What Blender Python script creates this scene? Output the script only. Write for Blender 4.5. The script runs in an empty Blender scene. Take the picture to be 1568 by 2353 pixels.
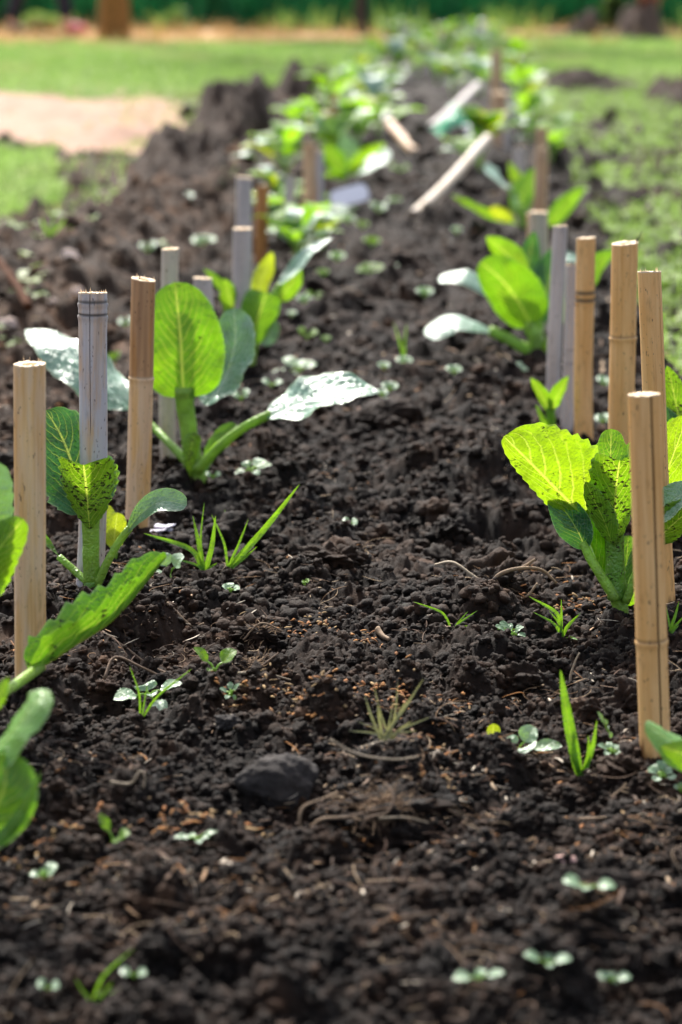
import bpy, bmesh, math, random
import numpy as np
from mathutils import Vector, Matrix
random.seed(7)
RNG = np.random.default_rng(11)
S = bpy.context.scene
COL = S.collection
PI = math.pi

# ------------------------------------------------------------------ camera
H, F, CX, CY = 0.65, 5555.6, 784.0, 1176.5
PITCH = math.atan(1276 / F)
cam = bpy.data.cameras.new('camera'); camo = bpy.data.objects.new('camera', cam); COL.objects.link(camo)
camo.location = (0, 0, H); camo.rotation_euler = (PI / 2 - PITCH, 0, 0)
cam.sensor_fit = 'VERTICAL'; cam.sensor_height = 36; cam.sensor_width = 24; cam.lens = 85
cam.clip_start = 0.05; cam.clip_end = 3000
cam.dof.use_dof = True; cam.dof.focus_distance = 2.36; cam.dof.aperture_fstop = 5.0; cam.dof.aperture_blades = 7
S.camera = camo
FW = Vector((0, math.cos(PITCH), -math.sin(PITCH))); UP = Vector((0, math.sin(PITCH), math.cos(PITCH)))

def ray(px, py):
    return FW + Vector(((px - CX) / F, 0, 0)) + UP * ((CY - py) / F)
def at(px, py, Y):
    """the place at distance Y (metres north of the photographer) seen at this spot of the photo"""
    r = ray(px, py); k = Y / r.y
    return Vector((r.x * k, Y, H + r.z * k))

# ------------------------------------------------------------------ numpy noise
def hsh(ix, iy, s):
    h = (ix.astype(np.int64) * 374761393 + iy.astype(np.int64) * 668265263 + s * 974711) & 0xFFFFFFFF
    h = ((h ^ (h >> 13)) * 1274126177) & 0xFFFFFFFF
    h = ((h ^ (h >> 16)) * 2246822519) & 0xFFFFFFFF
    return ((h ^ (h >> 15)) & 0xFFFFFF) / float(0xFFFFFF)
def vnoise(x, y, s):
    ix = np.floor(x); iy = np.floor(y); fx = x - ix; fy = y - iy
    fx = fx * fx * (3 - 2 * fx); fy = fy * fy * (3 - 2 * fy)
    a = hsh(ix, iy, s); b = hsh(ix + 1, iy, s); c = hsh(ix, iy + 1, s); d = hsh(ix + 1, iy + 1, s)
    return (a + (b - a) * fx) * (1 - fy) + (c + (d - c) * fx) * fy - 0.5
def fbm(x, y, s, o=4):
    t = 0; a = 1.0
    for k in range(o):
        t = t + a * vnoise(x * 2 ** k + 17.3 * k, y * 2 ** k + 5.1 * k, s + k); a *= 0.5
    return t
def crumbs(x, y, c, s, dens=0.8):
    u = x / c; v = y / c; iu = np.floor(u); iv = np.floor(v); best = np.zeros_like(u)
    for dx in (-1, 0, 1):
        for dy in (-1, 0, 1):
            a = iu + dx; b = iv + dy
            px = a + hsh(a, b, s); py = b + hsh(a, b, s + 1)
            R = (0.3 + 0.5 * hsh(a, b, s + 2)) * (hsh(a, b, s + 3) < dens)
            d2 = (u - px) ** 2 * (0.7 + 0.6 * hsh(a, b, s + 4)) + (v - py) ** 2
            best = np.maximum(best, np.maximum(R - d2 / np.maximum(R, 1e-6), 0))
    return best * c

# ------------------------------------------------------------------ ground form
def xc(y): return 0.0 + 0.045 * (np.minimum(y, 25) - 2)      # bed axis
def sm(a, b, t):
    t = np.clip((t - a) / (b - a), 0, 1); return t * t * (3 - 2 * t)
BUMPS = []          # x, y, rx, ry, height
def bump(px, py, rx, ry, h):
    r = ray(px, py); k = -H / r.z
    BUMPS.append((r.x * k, r.y * k, rx, ry, h))
bump(1165, 1205, .06, .055, -.075); bump(1140, 1100, .085, .055, .055); bump(1000, 1130, .06, .06, .012)
bump(225, 1615, .035, .035, -.04); bump(300, 1560, .05, .03, .012)
bump(880, 1900, .06, .035, -.018); bump(870, 1800, .06, .05, .022)
bump(940, 1960, .03, .02, -.012); bump(760, 1300, .04, .03, .016)
bump(680, 1090, .06, .10, .018); bump(870, 920, .06, .10, .02); bump(500, 930, .05, .06, .014)
bump(600, 1440, .035, .03, .014); bump(1140, 1350, .04, .035, .016); bump(1010, 1410, .03, .03, .014)
bump(140, 1330, .035, .05, -.012); bump(1040, 780, .05, .16, .022); bump(950, 650, .05, .16, .02)
bump(1340, 2090, .04, .03, .013); bump(120, 800, .2, .5, -.05)

def base_h(x, y):
    s = x - xc(y)
    h = 0.026 * fbm(x / .16, y / .22, 3, 3) + .016 * fbm(x / .06, y / .075, 9, 3)
    far = sm(10, 15, y)
    # furrow on the left of the bed and the dug ridge beyond it
    dl = -s - 0.36
    near_l = sm(0, .12, dl) * (1 - sm(11.5, 13.5, y))
    h = h + near_l * (-.035 + .075 * fbm(x / .3, y / .5, 21, 4) + .05 * np.exp(-((dl - .38) / .2) ** 2))
    dr = s - 0.40
    near_r = sm(0, .15, dr) * (1 - sm(12, 14, y))
    h = h + near_r * (-.03 + .04 * fbm(x / .3, y / .5, 31, 4))
    h = h * (1 - .85 * far)
    for bx, by, rx, ry, bh in BUMPS:
        h = h + bh * np.exp(-((x - bx) / rx) ** 2 - ((y - by) / ry) ** 2)
    h = h * (1 - sm(30, 60, y)) * sm(-4, 0, y)
    return h
def px_of(x, y):
    """ground place -> photo position, to lay out the beds' outlines measured on the photo"""
    dy = y; cz = -H; fw = dy * FW.y + cz * FW.z
    return CX + F * x / fw, CY - F * (dy * UP.y + cz * UP.z) / fw
def m_path(x, y):
    a, b = px_of(x, y); n = 26 * fbm(x / .5, y / .9, 141, 3)
    e = 340 + np.clip(a, 0, 520) * .02 + n * .6
    return (a < 400 + 6 * n) & (b > 205 + n * .4) & (b < e + n * .6 + np.where(a < 140, -22, 0))
def m_lawn(x, y):
    a, b = px_of(x, y); n = 22 * fbm(x / .5, y / 1.2, 151, 3)
    left = (x < xc(y) - .35) & (b < 212 + n * .5) & (b > 104)
    right = (x > xc(y) + .30) & (b < 172 + n * .35) & (b > 92)
    patch = (a < 140 + 5 * n + (400 - b) * .25) & (b > 322 + n * .7) & (b < 448 + 2.4 * n) & (y > 5)
    return left | right | patch
def full_h(x, y):
    h = base_h(x, y)
    w = (1 - sm(9, 13, y)) * np.where((y > 5) & (m_path(x, y) | m_lawn(x, y)), .08, 1.0)
    wx = x + .004 * fbm(x / .012, y / .012, 41, 2); wy = y + .004 * fbm(x / .012 + 9, y / .012, 43, 2)
    c = crumbs(wx, wy, .050, 51, .22) * .75 + crumbs(wx, wy, .024, 61, .5) * .6 + crumbs(wx, wy, .0115, 71, .85) * .6
    c = c + crumbs(x, y, .0062, 81, .9) * .9 * (1 - sm(3, 4.5, y)) + .0016 * fbm(x / .004, y / .004, 91, 2)
    c = c * (1 + .5 * sm(3.5, 7, y))
    return h + (c - .006) * w * sm(.3, 1, y)
def surf(x, y, r=.006):
    'height of the crumbly surface around a place'
    a = np.linspace(-r, r, 5); X, Y = np.meshgrid(x + a, y + a); h = full_h(X.ravel(), Y.ravel()); return float(.5 * h.mean() + .5 * h.max())
def gh(x, y):
    return float(base_h(np.array([float(x)]), np.array([float(y)]))[0])
def ground(px, py):
    """ground point under this spot of the photo"""
    z = 0.0
    for _ in range(6):
        r = ray(px, py); k = (z - H) / r.z; x, y = r.x * k, r.y * k
        z = gh(x, y)
    return Vector((x, y, z))

SPILL = []      # where stakes and stems break the surface
# ------------------------------------------------------------------ material helpers
class NT:
    def __init__(s, name):
        s.m = bpy.data.materials.new(name); s.m.use_nodes = True; s.t = s.m.node_tree
        s.t.nodes.clear(); s.out = s.n('ShaderNodeOutputMaterial')
    def n(s, typ, **kw):
        nd = s.t.nodes.new(typ)
        for k, v in kw.items():
            if k.startswith('_'): setattr(nd, k[1:], v)
            else:
                key = k.replace('__', ' ')
                sock = nd.inputs[int(key[1:])] if key[0] == 'i' and key[1:].isdigit() else nd.inputs[key]
                if hasattr(v, 'node'): s.t.links.new(v, sock)
                else: sock.default_value = v
        return nd
    def math(s, op, a, b=0.0, c=0.0, clamp=False):
        nd = s.n('ShaderNodeMath', _operation=op, i0=a, i1=b, i2=c); nd.use_clamp = clamp; return nd.outputs[0]
    def mix(s, f, a, b, blend='MIX'):
        nd = s.t.nodes.new('ShaderNodeMix'); nd.data_type = 'RGBA'; nd.blend_type = blend
        for i, v in ((0, f), (6, a), (7, b)):
            if hasattr(v, 'node'): s.t.links.new(v, nd.inputs[i])
            else: nd.inputs[i].default_value = v if i == 0 else (tuple(v) + (1,))[:4]
        return nd.outputs[2]
    def ramp(s, f, lo, hi):
        nd = s.n('ShaderNodeMapRange', Value=f); nd.inputs[1].default_value = lo; nd.inputs[2].default_value = hi
        return nd.outputs[0]
    def noise(s, vec, scale, detail=3, rough=.55):
        return s.n('ShaderNodeTexNoise', Vector=vec, Scale=scale, Detail=detail, Roughness=rough).outputs[0]
    def done(s, surf):
        s.t.links.new(surf, s.out.inputs[0]); return s.m

def soil_mat(name, dark, mid, warm, warmth=.5, rough=.8, dry=False):
    t = NT(name); g = t.n('ShaderNodeNewGeometry').outputs['Position']
    n1 = t.noise(g, 90, 4); n2 = t.noise(g, 16, 4); n3 = t.noise(g, 420, 2); n4 = t.noise(g, 3.0, 3)
    c = t.mix(t.ramp(n1, .35, .68), dark, mid)
    c = t.mix(t.math('MULTIPLY', t.ramp(n2, .48, .72), warmth), c, warm)
    c = t.mix(t.math('MULTIPLY', t.ramp(n4, .45, .7), .35), c, warm)
    c = t.mix(t.math('MULTIPLY', t.ramp(n3, .62, .72), .35), c, (warm[0] * 1.9, warm[1] * 1.6, warm[2] * 1.4))
    if dry:     # the drier, browner earth of the furrow beside the bed
        a = t.n('ShaderNodeAttribute', _attribute_name='dry').outputs['Fac']
        dc = t.mix(t.ramp(n1, .3, .7), (.018, .0105, .0065), (.080, .046, .028)); dc = t.mix(t.math('MULTIPLY', t.ramp(n2, .52, .66), .7), dc, (.14, .068, .032))
        c = t.mix(a, c, dc)
        c = t.mix(1.0, c, t.n('ShaderNodeAttribute', _attribute_name='damp_shade').outputs['Color'], 'MULTIPLY')  # dry and damp tone, also painting deeper shade into the soil colour
    b = t.n('ShaderNodeBump', Strength=1.0, Distance=.002, Height=t.noise(g, 520, 5, .65))
    p = t.n('ShaderNodeBsdfPrincipled', Roughness=rough, Normal=b.outputs[0], **{'Base__Color': c})
    p.inputs['Specular IOR Level'].default_value = .2
    return t.done(p.outputs[0])

def attr_mat(name, attr='col', rough=.8, trans=0.0, spec=.3, noise_s=200, noise_a=.5, tcol=(.35, .6, .03)):
    t = NT(name); a = t.n('ShaderNodeAttribute', _attribute_name=attr).outputs['Color']
    g = t.n('ShaderNodeNewGeometry').outputs['Position']
    c = t.mix(t.math('MULTIPLY', t.ramp(t.noise(g, noise_s, 3), .4, .75), noise_a), a, (.02, .015, .01)) if noise_a else a
    p = t.n('ShaderNodeBsdfPrincipled', Roughness=rough, **{'Base__Color': c}); p.inputs['Specular IOR Level'].default_value = spec
    if not trans: return t.done(p.outputs[0])
    tr = t.n('ShaderNodeBsdfTranslucent', Color=t.mix(.6, a, tcol))
    return t.done(t.n('ShaderNodeMixShader', i0=trans, i1=p.outputs[0], i2=tr.outputs[0]).outputs[0])

def plain_mat(name, col, rough=.6, var=.25, scale=40, spec=.4, bump=.2):
    t = NT(name); o = t.n('ShaderNodeTexCoord').outputs['Object']
    n = t.noise(o, scale, 4)
    c = t.mix(t.math('MULTIPLY', t.ramp(n, .35, .7), var * 2, clamp=True), col, tuple(v * .45 for v in col))
    b = t.n('ShaderNodeBump', Strength=bump, Distance=.002, Height=t.noise(o, scale * 5, 4))
    p = t.n('ShaderNodeBsdfPrincipled', Roughness=rough, Normal=b.outputs[0], **{'Base__Color': c}); p.inputs['Specular IOR Level'].default_value = spec
    return t.done(p.outputs[0])

def bamboo_mat(name, a, b, streak, grey=0.0, greycol=(.30, .30, .36)):
    t = NT(name); o = t.n('ShaderNodeTexCoord').outputs['Object']
    rnd = t.n('ShaderNodeObjectInfo').outputs['Random']
    off = t.n('ShaderNodeCombineXYZ', X=t.math('MULTIPLY', rnd, 9), Y=t.math('MULTIPLY', rnd, 5), Z=t.math('MULTIPLY', rnd, 3)).outputs[0]
    v = t.n('ShaderNodeVectorMath', _operation='ADD', i0=o, i1=off).outputs[0]
    st = t.n('ShaderNodeVectorMath', _operation='MULTIPLY', i0=v, i1=(260, 260, 7)).outputs[0]
    bl = t.n('ShaderNodeVectorMath', _operation='MULTIPLY', i0=v, i1=(70, 70, 9)).outputs[0]
    c = t.mix(t.ramp(t.noise(bl, 1, 4), .40, .60), a, b)
    c = t.mix(t.math('MULTIPLY', t.ramp(t.noise(st, 1, 5, .65), .46, .70), .75), c, streak)
    if grey: c = t.mix(t.math('MULTIPLY', t.ramp(t.noise(bl, .8, 5, .6), .56, .46), grey, clamp=True), c, greycol)
    sp = t.n('ShaderNodeVectorMath', _operation='MULTIPLY', i0=v, i1=(330, 330, 150)).outputs[0]
    c = t.mix(t.math('MULTIPLY', t.ramp(t.noise(sp, 1, 2), .65, .72), .7, clamp=True), c, (.06, .04, .03))
    big = t.n('ShaderNodeVectorMath', _operation='MULTIPLY', i0=v, i1=(110, 110, 34)).outputs[0]
    c = t.mix(t.math('MULTIPLY', t.ramp(t.noise(big, 1, 4), .60, .72), .35, clamp=True), c, tuple(x * .45 for x in streak))
    c = t.mix(1.0, c, t.n('ShaderNodeAttribute', _attribute_name='tone').outputs['Color'], 'MULTIPLY')
    bp = t.n('ShaderNodeBump', Strength=.35, Distance=.0008, Height=t.noise(st, 2, 4))
    p = t.n('ShaderNodeBsdfPrincipled', Roughness=.5, Normal=bp.outputs[0], **{'Base__Color': c}); p.inputs['Specular IOR Level'].default_value = .4
    return t.done(p.outputs[0])

def leaf_mat(name, top, vein, trans, tf=.45, rough=.38, spec=.5, spots=0.0, nv=9.0, slope=.45, bloom_glare=0.0, veinamt=.8):
    """leaf blade: u along the midrib, v across"""
    t = NT(name); uv = t.n('ShaderNodeSeparateXYZ', Vector=t.n('ShaderNodeTexCoord').outputs['UV'])
    o = t.n('ShaderNodeTexCoord').outputs['Object']
    av = t.math('ABSOLUTE', t.math('MULTIPLY_ADD', uv.outputs[1], 2.0, -1.0))
    wob = t.math('MULTIPLY', t.noise(o, 60, 2), .10)
    s = t.math('FRACT', t.math('MULTIPLY', t.math('SUBTRACT', t.math('ADD', uv.outputs[0], wob), t.math('MULTIPLY', t.math('POWER', av, 1.25), slope)), nv))
    d = t.math('ABSOLUTE', t.math('SUBTRACT', s, .5))
    side = t.math('MULTIPLY', t.ramp(d, .12, .03), t.ramp(av, 1.05, .3))
    mid = t.ramp(av, .055, .02)
    ve = t.math('MULTIPLY', t.math('MAXIMUM', t.math('MULTIPLY', side, .65), mid), veinamt)
    vor = t.n('ShaderNodeTexVoronoi', Vector=o, Scale=230, _feature='DISTANCE_TO_EDGE').outputs[0]
    net = t.math('MULTIPLY', t.ramp(vor, .10, .02), .22)
    n = t.noise(o, 45, 4)
    c = t.mix(t.ramp(n, .3, .75), tuple(x * .72 for x in top), tuple(min(1, x * 1.3) for x in top))
    big = t.noise(o, 14, 3)
    c = t.mix(t.math('MULTIPLY', t.ramp(big, .45, .70), .45), c, (top[0] * 1.7, top[1] * 1.15, top[2]))
    c = t.mix(net, c, vein); c = t.mix(ve, c, vein)
    c = t.mix(t.math('MULTIPLY', t.ramp(av, .93, .99), .6), c, (.42, .55, .26))  # pale margin, also paints in the bright rim of upturned edges
    c = t.mix(t.math('MULTIPLY', t.ramp(t.noise(o, 130, 4), .58, .72), .28), c, (.10, .085, .05))     # dust
    if bloom_glare: c = t.mix(t.math('MULTIPLY', t.ramp(t.noise(o, 22, 3), .25, .7), bloom_glare), c, (.62, .74, .68))  # waxy pale film that also paints white sky glare into the colour
    tc = t.mix(t.ramp(n, .3, .72), tuple(x * .55 for x in trans), tuple(x * 1.12 for x in trans))
    tc = t.mix(t.math('MULTIPLY', side, .0), tc, trans)
    tc = t.mix(t.math('MULTIPLY', t.ramp(big, .52, .70), .5), tc, (trans[0] * 1.5, trans[1] * 1.15, trans[2]))
    tc = t.mix(t.math('MULTIPLY', ve, .8), tc, (.75, .85, .12))
    if spots:
        sv = t.n('ShaderNodeVectorMath', _operation='MULTIPLY', i0=o, i1=(1, 1, 1.9)).outputs[0]
        k = t.math('MULTIPLY', t.ramp(t.noise(sv, 210, 5, .62), .505, .595), t.ramp(t.noise(o, 46, 3), .64 - .20 * spots, .72 - .20 * spots), clamp=True)
        c = t.mix(k, c, (.018, .012, .008)); tc = t.mix(k, tc, (.012, .008, .005))
    hb = t.math('ADD', t.math('MULTIPLY', ve, -.8), t.math('ADD', t.math('MULTIPLY', vor, .7), t.math('MULTIPLY', t.noise(o, 75, 3), 1.6)))
    bp = t.n('ShaderNodeBump', Strength=.8, Distance=.0022, Height=hb)
    p = t.n('ShaderNodeBsdfPrincipled', Roughness=rough, Normal=bp.outputs[0], **{'Base__Color': c}); p.inputs['Specular IOR Level'].default_value = spec
    tr = t.n('ShaderNodeBsdfTranslucent', Color=tc, Normal=bp.outputs[0])
    return t.done(t.n('ShaderNodeMixShader', i0=tf, i1=p.outputs[0], i2=tr.outputs[0]).outputs[0])

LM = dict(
    gloss=leaf_mat('glossy_green_leaf', (.12, .34, .05), (.34, .52, .14), (.28, .56, .02), tf=.38, rough=.30, spec=1.0, bloom_glare=.0),
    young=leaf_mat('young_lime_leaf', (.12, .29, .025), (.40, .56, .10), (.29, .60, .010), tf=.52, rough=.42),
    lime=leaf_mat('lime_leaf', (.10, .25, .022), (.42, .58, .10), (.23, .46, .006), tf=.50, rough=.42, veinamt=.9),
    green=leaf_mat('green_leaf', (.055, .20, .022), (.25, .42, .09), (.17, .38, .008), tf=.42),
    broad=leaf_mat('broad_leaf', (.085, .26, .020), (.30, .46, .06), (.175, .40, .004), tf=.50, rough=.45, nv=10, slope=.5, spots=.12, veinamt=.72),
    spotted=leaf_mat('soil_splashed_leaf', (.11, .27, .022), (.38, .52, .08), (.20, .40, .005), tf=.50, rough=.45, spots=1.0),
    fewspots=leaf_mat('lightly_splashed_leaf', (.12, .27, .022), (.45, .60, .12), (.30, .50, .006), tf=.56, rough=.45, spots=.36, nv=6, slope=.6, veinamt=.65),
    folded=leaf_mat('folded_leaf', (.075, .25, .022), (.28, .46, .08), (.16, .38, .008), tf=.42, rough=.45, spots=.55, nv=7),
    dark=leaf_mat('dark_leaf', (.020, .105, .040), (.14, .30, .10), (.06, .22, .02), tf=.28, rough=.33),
    waxy=leaf_mat('waxy_leaf', (.065, .20, .09), (.34, .50, .34), (.24, .50, .05), tf=.24, rough=.33, spec=1.0, bloom_glare=.18, veinamt=.4),
    white=leaf_mat('glossy_pale_leaf', (.055, .19, .11), (.42, .58, .48), (.24, .50, .06), tf=.12, rough=.30, spec=1.0, bloom_glare=.2, veinamt=.65),
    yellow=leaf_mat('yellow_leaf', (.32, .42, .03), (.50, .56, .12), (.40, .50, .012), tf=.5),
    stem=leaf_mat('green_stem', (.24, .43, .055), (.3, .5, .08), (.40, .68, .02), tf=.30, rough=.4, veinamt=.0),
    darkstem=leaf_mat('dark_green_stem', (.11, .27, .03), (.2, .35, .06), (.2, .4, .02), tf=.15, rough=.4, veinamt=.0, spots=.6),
    seed=leaf_mat('seedling_leaf', (.10, .27, .07), (.36, .5, .2), (.36, .66, .04), tf=.32, rough=.34, spec=1.0, bloom_glare=.6, veinamt=.4),  # strong pale film puts the seedlings' white glare into their colour
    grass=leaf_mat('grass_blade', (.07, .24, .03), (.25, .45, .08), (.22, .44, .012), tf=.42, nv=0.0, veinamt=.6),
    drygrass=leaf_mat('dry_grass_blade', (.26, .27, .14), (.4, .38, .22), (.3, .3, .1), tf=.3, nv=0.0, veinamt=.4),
    weed=leaf_mat('weed_leaf', (.08, .19, .08), (.3, .42, .2), (.26, .5, .05), tf=.3, bloom_glare=.3, veinamt=.2),
)
BM = dict(
    tan=bamboo_mat('tan_bamboo', (.74, .49, .255), (.66, .39, .155), (.50, .26, .09), .4, (.62, .49, .40)),
    warm=bamboo_mat('warm_bamboo', (.80, .49, .215), (.74, .41, .145), (.56, .27, .075)),
    brown=bamboo_mat('brown_bamboo', (.58, .36, .21), (.50, .29, .15), (.30, .15, .07), .3, (.54, .43, .36)),
    orange=bamboo_mat('orange_bamboo', (.46, .20, .06), (.38, .15, .04), (.25, .09, .025)),
    grey=bamboo_mat('grey_bamboo', (.52, .47, .46), (.54, .37, .24), (.30, .27, .27), .85, (.46, .46, .51)),
    mauve=bamboo_mat('mauve_grey_bamboo', (.50, .455, .44), (.41, .37, .36), (.50, .41, .34)),
    pale=bamboo_mat('pale_bamboo', (.56, .47, .36), (.48, .385, .28), (.36, .27, .18), .5, (.52, .47, .43)),
    rust=plain_mat('rusty_dark_stick', (.075, .030, .014), .95, .4, 60, .1, .6),
    cut=plain_mat('fresh_cut_bamboo', (.85, .66, .45), .8, .15, 300),
)
SOIL = soil_mat('soil', (.0030, .0018, .0012), (.0135, .0080, .0053), (.036, .0165, .0078), .65, .85, dry=True)
SOILC = soil_mat('soil_crumb', (.0044, .0028, .0020), (.0245, .0152, .0106), (.050, .0235, .0110), .65, .8, dry=True)
SOILM = soil_mat('mound_soil', (.013, .0085, .0068), (.042, .028, .021), (.08, .05, .033), .5, .9)

# ------------------------------------------------------------------ object helpers
def raw_mesh(name, v, f, mat, parent=None, loc=None, cols=None, attr='col', smooth=True, uv=None, damp_shade=None):
    me = bpy.data.meshes.new(name)
    v = np.asarray(v, dtype=np.float32)
    if damp_shade is None and mat.name.startswith('soil'): damp_shade = np.full(len(v), .75)
    if isinstance(f, np.ndarray):
        me.vertices.add(len(v)); me.vertices.foreach_set('co', v.ravel())
        k = f.shape[1]; me.loops.add(f.size); me.polygons.add(len(f))
        me.loops.foreach_set('vertex_index', f.astype(np.int32).ravel())
        me.polygons.foreach_set('loop_start', np.arange(0, f.size, k, dtype=np.int32))
        me.update(calc_edges=True)
    else:
        me.from_pydata(v.tolist(), [], f)
    if smooth: me.polygons.foreach_set('use_smooth', np.ones(len(me.polygons), dtype=bool))
    if cols is not None:
        a = me.color_attributes.new(attr, 'FLOAT_COLOR', 'POINT')
        cc = np.ones((len(v), 4), dtype=np.float32); cc[:, :3] = cols; a.data.foreach_set('color', cc.ravel())
    if uv is not None:
        l = me.uv_layers.new(name='UVMap'); idx = np.empty(len(me.loops), dtype=np.int32); me.loops.foreach_get('vertex_index', idx)
        l.data.foreach_set('uv', np.asarray(uv, dtype=np.float32)[idx].ravel())
    if damp_shade is not None:
        a = me.color_attributes.new('damp_shade', 'FLOAT_COLOR', 'POINT'); cc = np.ones((len(v), 4), dtype=np.float32); cc[:, :3] = np.asarray(damp_shade)[:, None]; a.data.foreach_set('color', cc.ravel())
    me.materials.append(mat); me.update()
    o = bpy.data.objects.new(name, me); COL.objects.link(o)
    if parent is not None: o.parent = parent
    if loc is not None: o.location = loc
    return o
def tag(o, label, cat, group=None):
    o['label'] = label; o['category'] = cat
    if group: o['group'] = group
    return o
def kind(o, k): o['kind'] = k; return o
def empty(name, loc, label, cat, group=None):
    o = bpy.data.objects.new(name, None); COL.objects.link(o); o.location = loc; o.empty_display_size = .05
    return tag(o, label, cat, group)
def copy_tree(o, parent=None):
    c = o.copy(); COL.objects.link(c); c.parent = parent
    for ch in [k for k in o.children]: copy_tree(ch, c)
    return c
def curve_pts(P, n):
    """smooth curve through the points (Catmull-Rom, evenly spaced parameter by chord)"""
    P = [Vector(p) for p in P]
    if len(P) == 2: P = [P[0], (P[0] + P[1]) / 2, P[1]]
    d = [0]
    for a, b in zip(P, P[1:]): d.append(d[-1] + max((b - a).length, 1e-6))
    Q = [P[0] * 2 - P[1]] + P + [P[-1] * 2 - P[-2]]
    out = []
    for i in range(n):
        s = d[-1] * i / (n - 1); k = 0
        while k < len(P) - 2 and s > d[k + 1]: k += 1
        t = (s - d[k]) / (d[k + 1] - d[k]); a, b, c, e = Q[k:k + 4]
        out.append(.5 * (2 * b + (c - a) * t + (2 * a - 5 * b + 4 * c - e) * t * t + (3 * b - a - 3 * c + e) * t ** 3))
    return out
def frames(P, hint):
    T = []
    for i in range(len(P)):
        a = P[max(i - 1, 0)]; b = P[min(i + 1, len(P) - 1)]; T.append((b - a).normalized())
    fr = []
    for t in T:
        B = t.cross(hint)
        if B.length < 1e-4: B = t.cross(Vector((.3, .9, .2)))
        B.normalize(); fr.append((t, B, B.cross(t).normalized()))
    return fr
def tube(name, pts, r0, r1, mat, parent, origin, n=14, seg=10, flat=1.0, hint=Vector((0, -1, .4)), bulge=0.0):
    P = curve_pts(pts, n); fr = frames(P, hint); v = []; f = []; uv = []
    for i, p in enumerate(P):
        t = i / (n - 1); r = r0 + (r1 - r0) * t + bulge * math.exp(-(t / .12) ** 2)
        for k in range(seg):
            a = 2 * PI * k / seg; rr = r * (1 + .10 * math.sin(3 * a + 1.7) + .05 * math.sin(5 * a + 9 * t) + .05 * math.sin(14 * t + a))
            v.append(p + fr[i][1] * rr * math.cos(a) + fr[i][2] * rr * flat * math.sin(a) - origin); uv.append((t, k / seg))
    for i in range(n - 1):
        for k in range(seg):
            a = i * seg + k; b = i * seg + (k + 1) % seg; f.append((a, b, b + seg, a + seg))
    f.append(tuple(range(seg))[::-1]); f.append(tuple((n - 1) * seg + k for k in range(seg)))
    return raw_mesh(name, v, f, mat, parent, uv=uv)

PROF = dict(ovate=(.62, .80), broad=(.30, .46), obovate=(.85, .38), spat=(1.5, .42), round=(.5, .5), cup=(.62, .22), lance=(.35, .75), point=(.45, 1.0))
def leaf_mesh(pts, W, hint, prof='ovate', cup=.3, fold=0.0, serr=.05, nser=13, wave=.06, kw=2.2, puck=.05, nv=9, asym=(1, 1), N=52, M=17, ph=0.0, twist=0.0, uvs=True, notch=0.0):
    P = curve_pts(pts, N); hint = Vector(hint).normalized(); fr = frames(P, hint); a, b = PROF[prof]
    um = a / (a + b); mx = um ** a * (1 - um) ** b
    v = np.zeros((N * M, 3), dtype=np.float32); uv = np.zeros((N * M, 2), dtype=np.float32)
    for i in range(N):
        u = i / (N - 1); w = (max(u, 1e-5) ** a * max(1 - u, 1e-5) ** b) / mx
        if i == 0: w = max(w, .12)
        sw = ((u * nser) % 1.0); tooth = 1 + serr * (sw if sw < .8 else (1 - sw) * 4) * (u > .08)
        T, B, Nn = fr[i]
        if twist:
            q = Matrix.Rotation(twist * u, 3, T); B = q @ B; Nn = q @ Nn
        for j in range(M):
            s = 2 * j / (M - 1) - 1; sd = asym[0] if s < 0 else asym[1]; k = abs(s)
            edge = 1 + 1.6 * (tooth - 1) * max(0, (k - .7) / .3)
            x = s * w * W * edge * sd
            if cup:
                th = s * cup * (.5 + .5 * w); lx = math.sin(th) / cup * w * W * edge * sd / (.5 + .5 * w); lz = (1 - math.cos(th)) / cup * w * W * sd / (.5 + .5 * w)
            else: lx, lz = x, 0
            if fold: lz += abs(lx) * math.sin(fold); lx *= math.cos(fold)
            lz += W * w * wave * k ** 1.6 * math.sin(2 * PI * kw * u + ph + (1.9 if s < 0 else 0)) * sd
            lz += W * puck * w * (math.cos(2 * PI * (nv * (u - .45 * k ** 1.25))) * k * (1 - k) * 2.6 + .5 * math.sin(31 * u + 7 * s + ph * 3) * math.sin(11 * s + 5 * u) * k)
            lz -= W * .05 * math.exp(-(k / .10) ** 2) * (1 - u)
            p = P[i] + B * lx + Nn * lz + T * (notch * W * w * k * k)
            v[i * M + j] = p; uv[i * M + j] = (u, j / (M - 1))
    I, J = np.meshgrid(np.arange(N - 1), np.arange(M - 1), indexing='ij'); q = (I * M + J).ravel()
    f = np.stack([q, q + 1, q + 1 + M, q + M], 1)
    return v, f, uv

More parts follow.
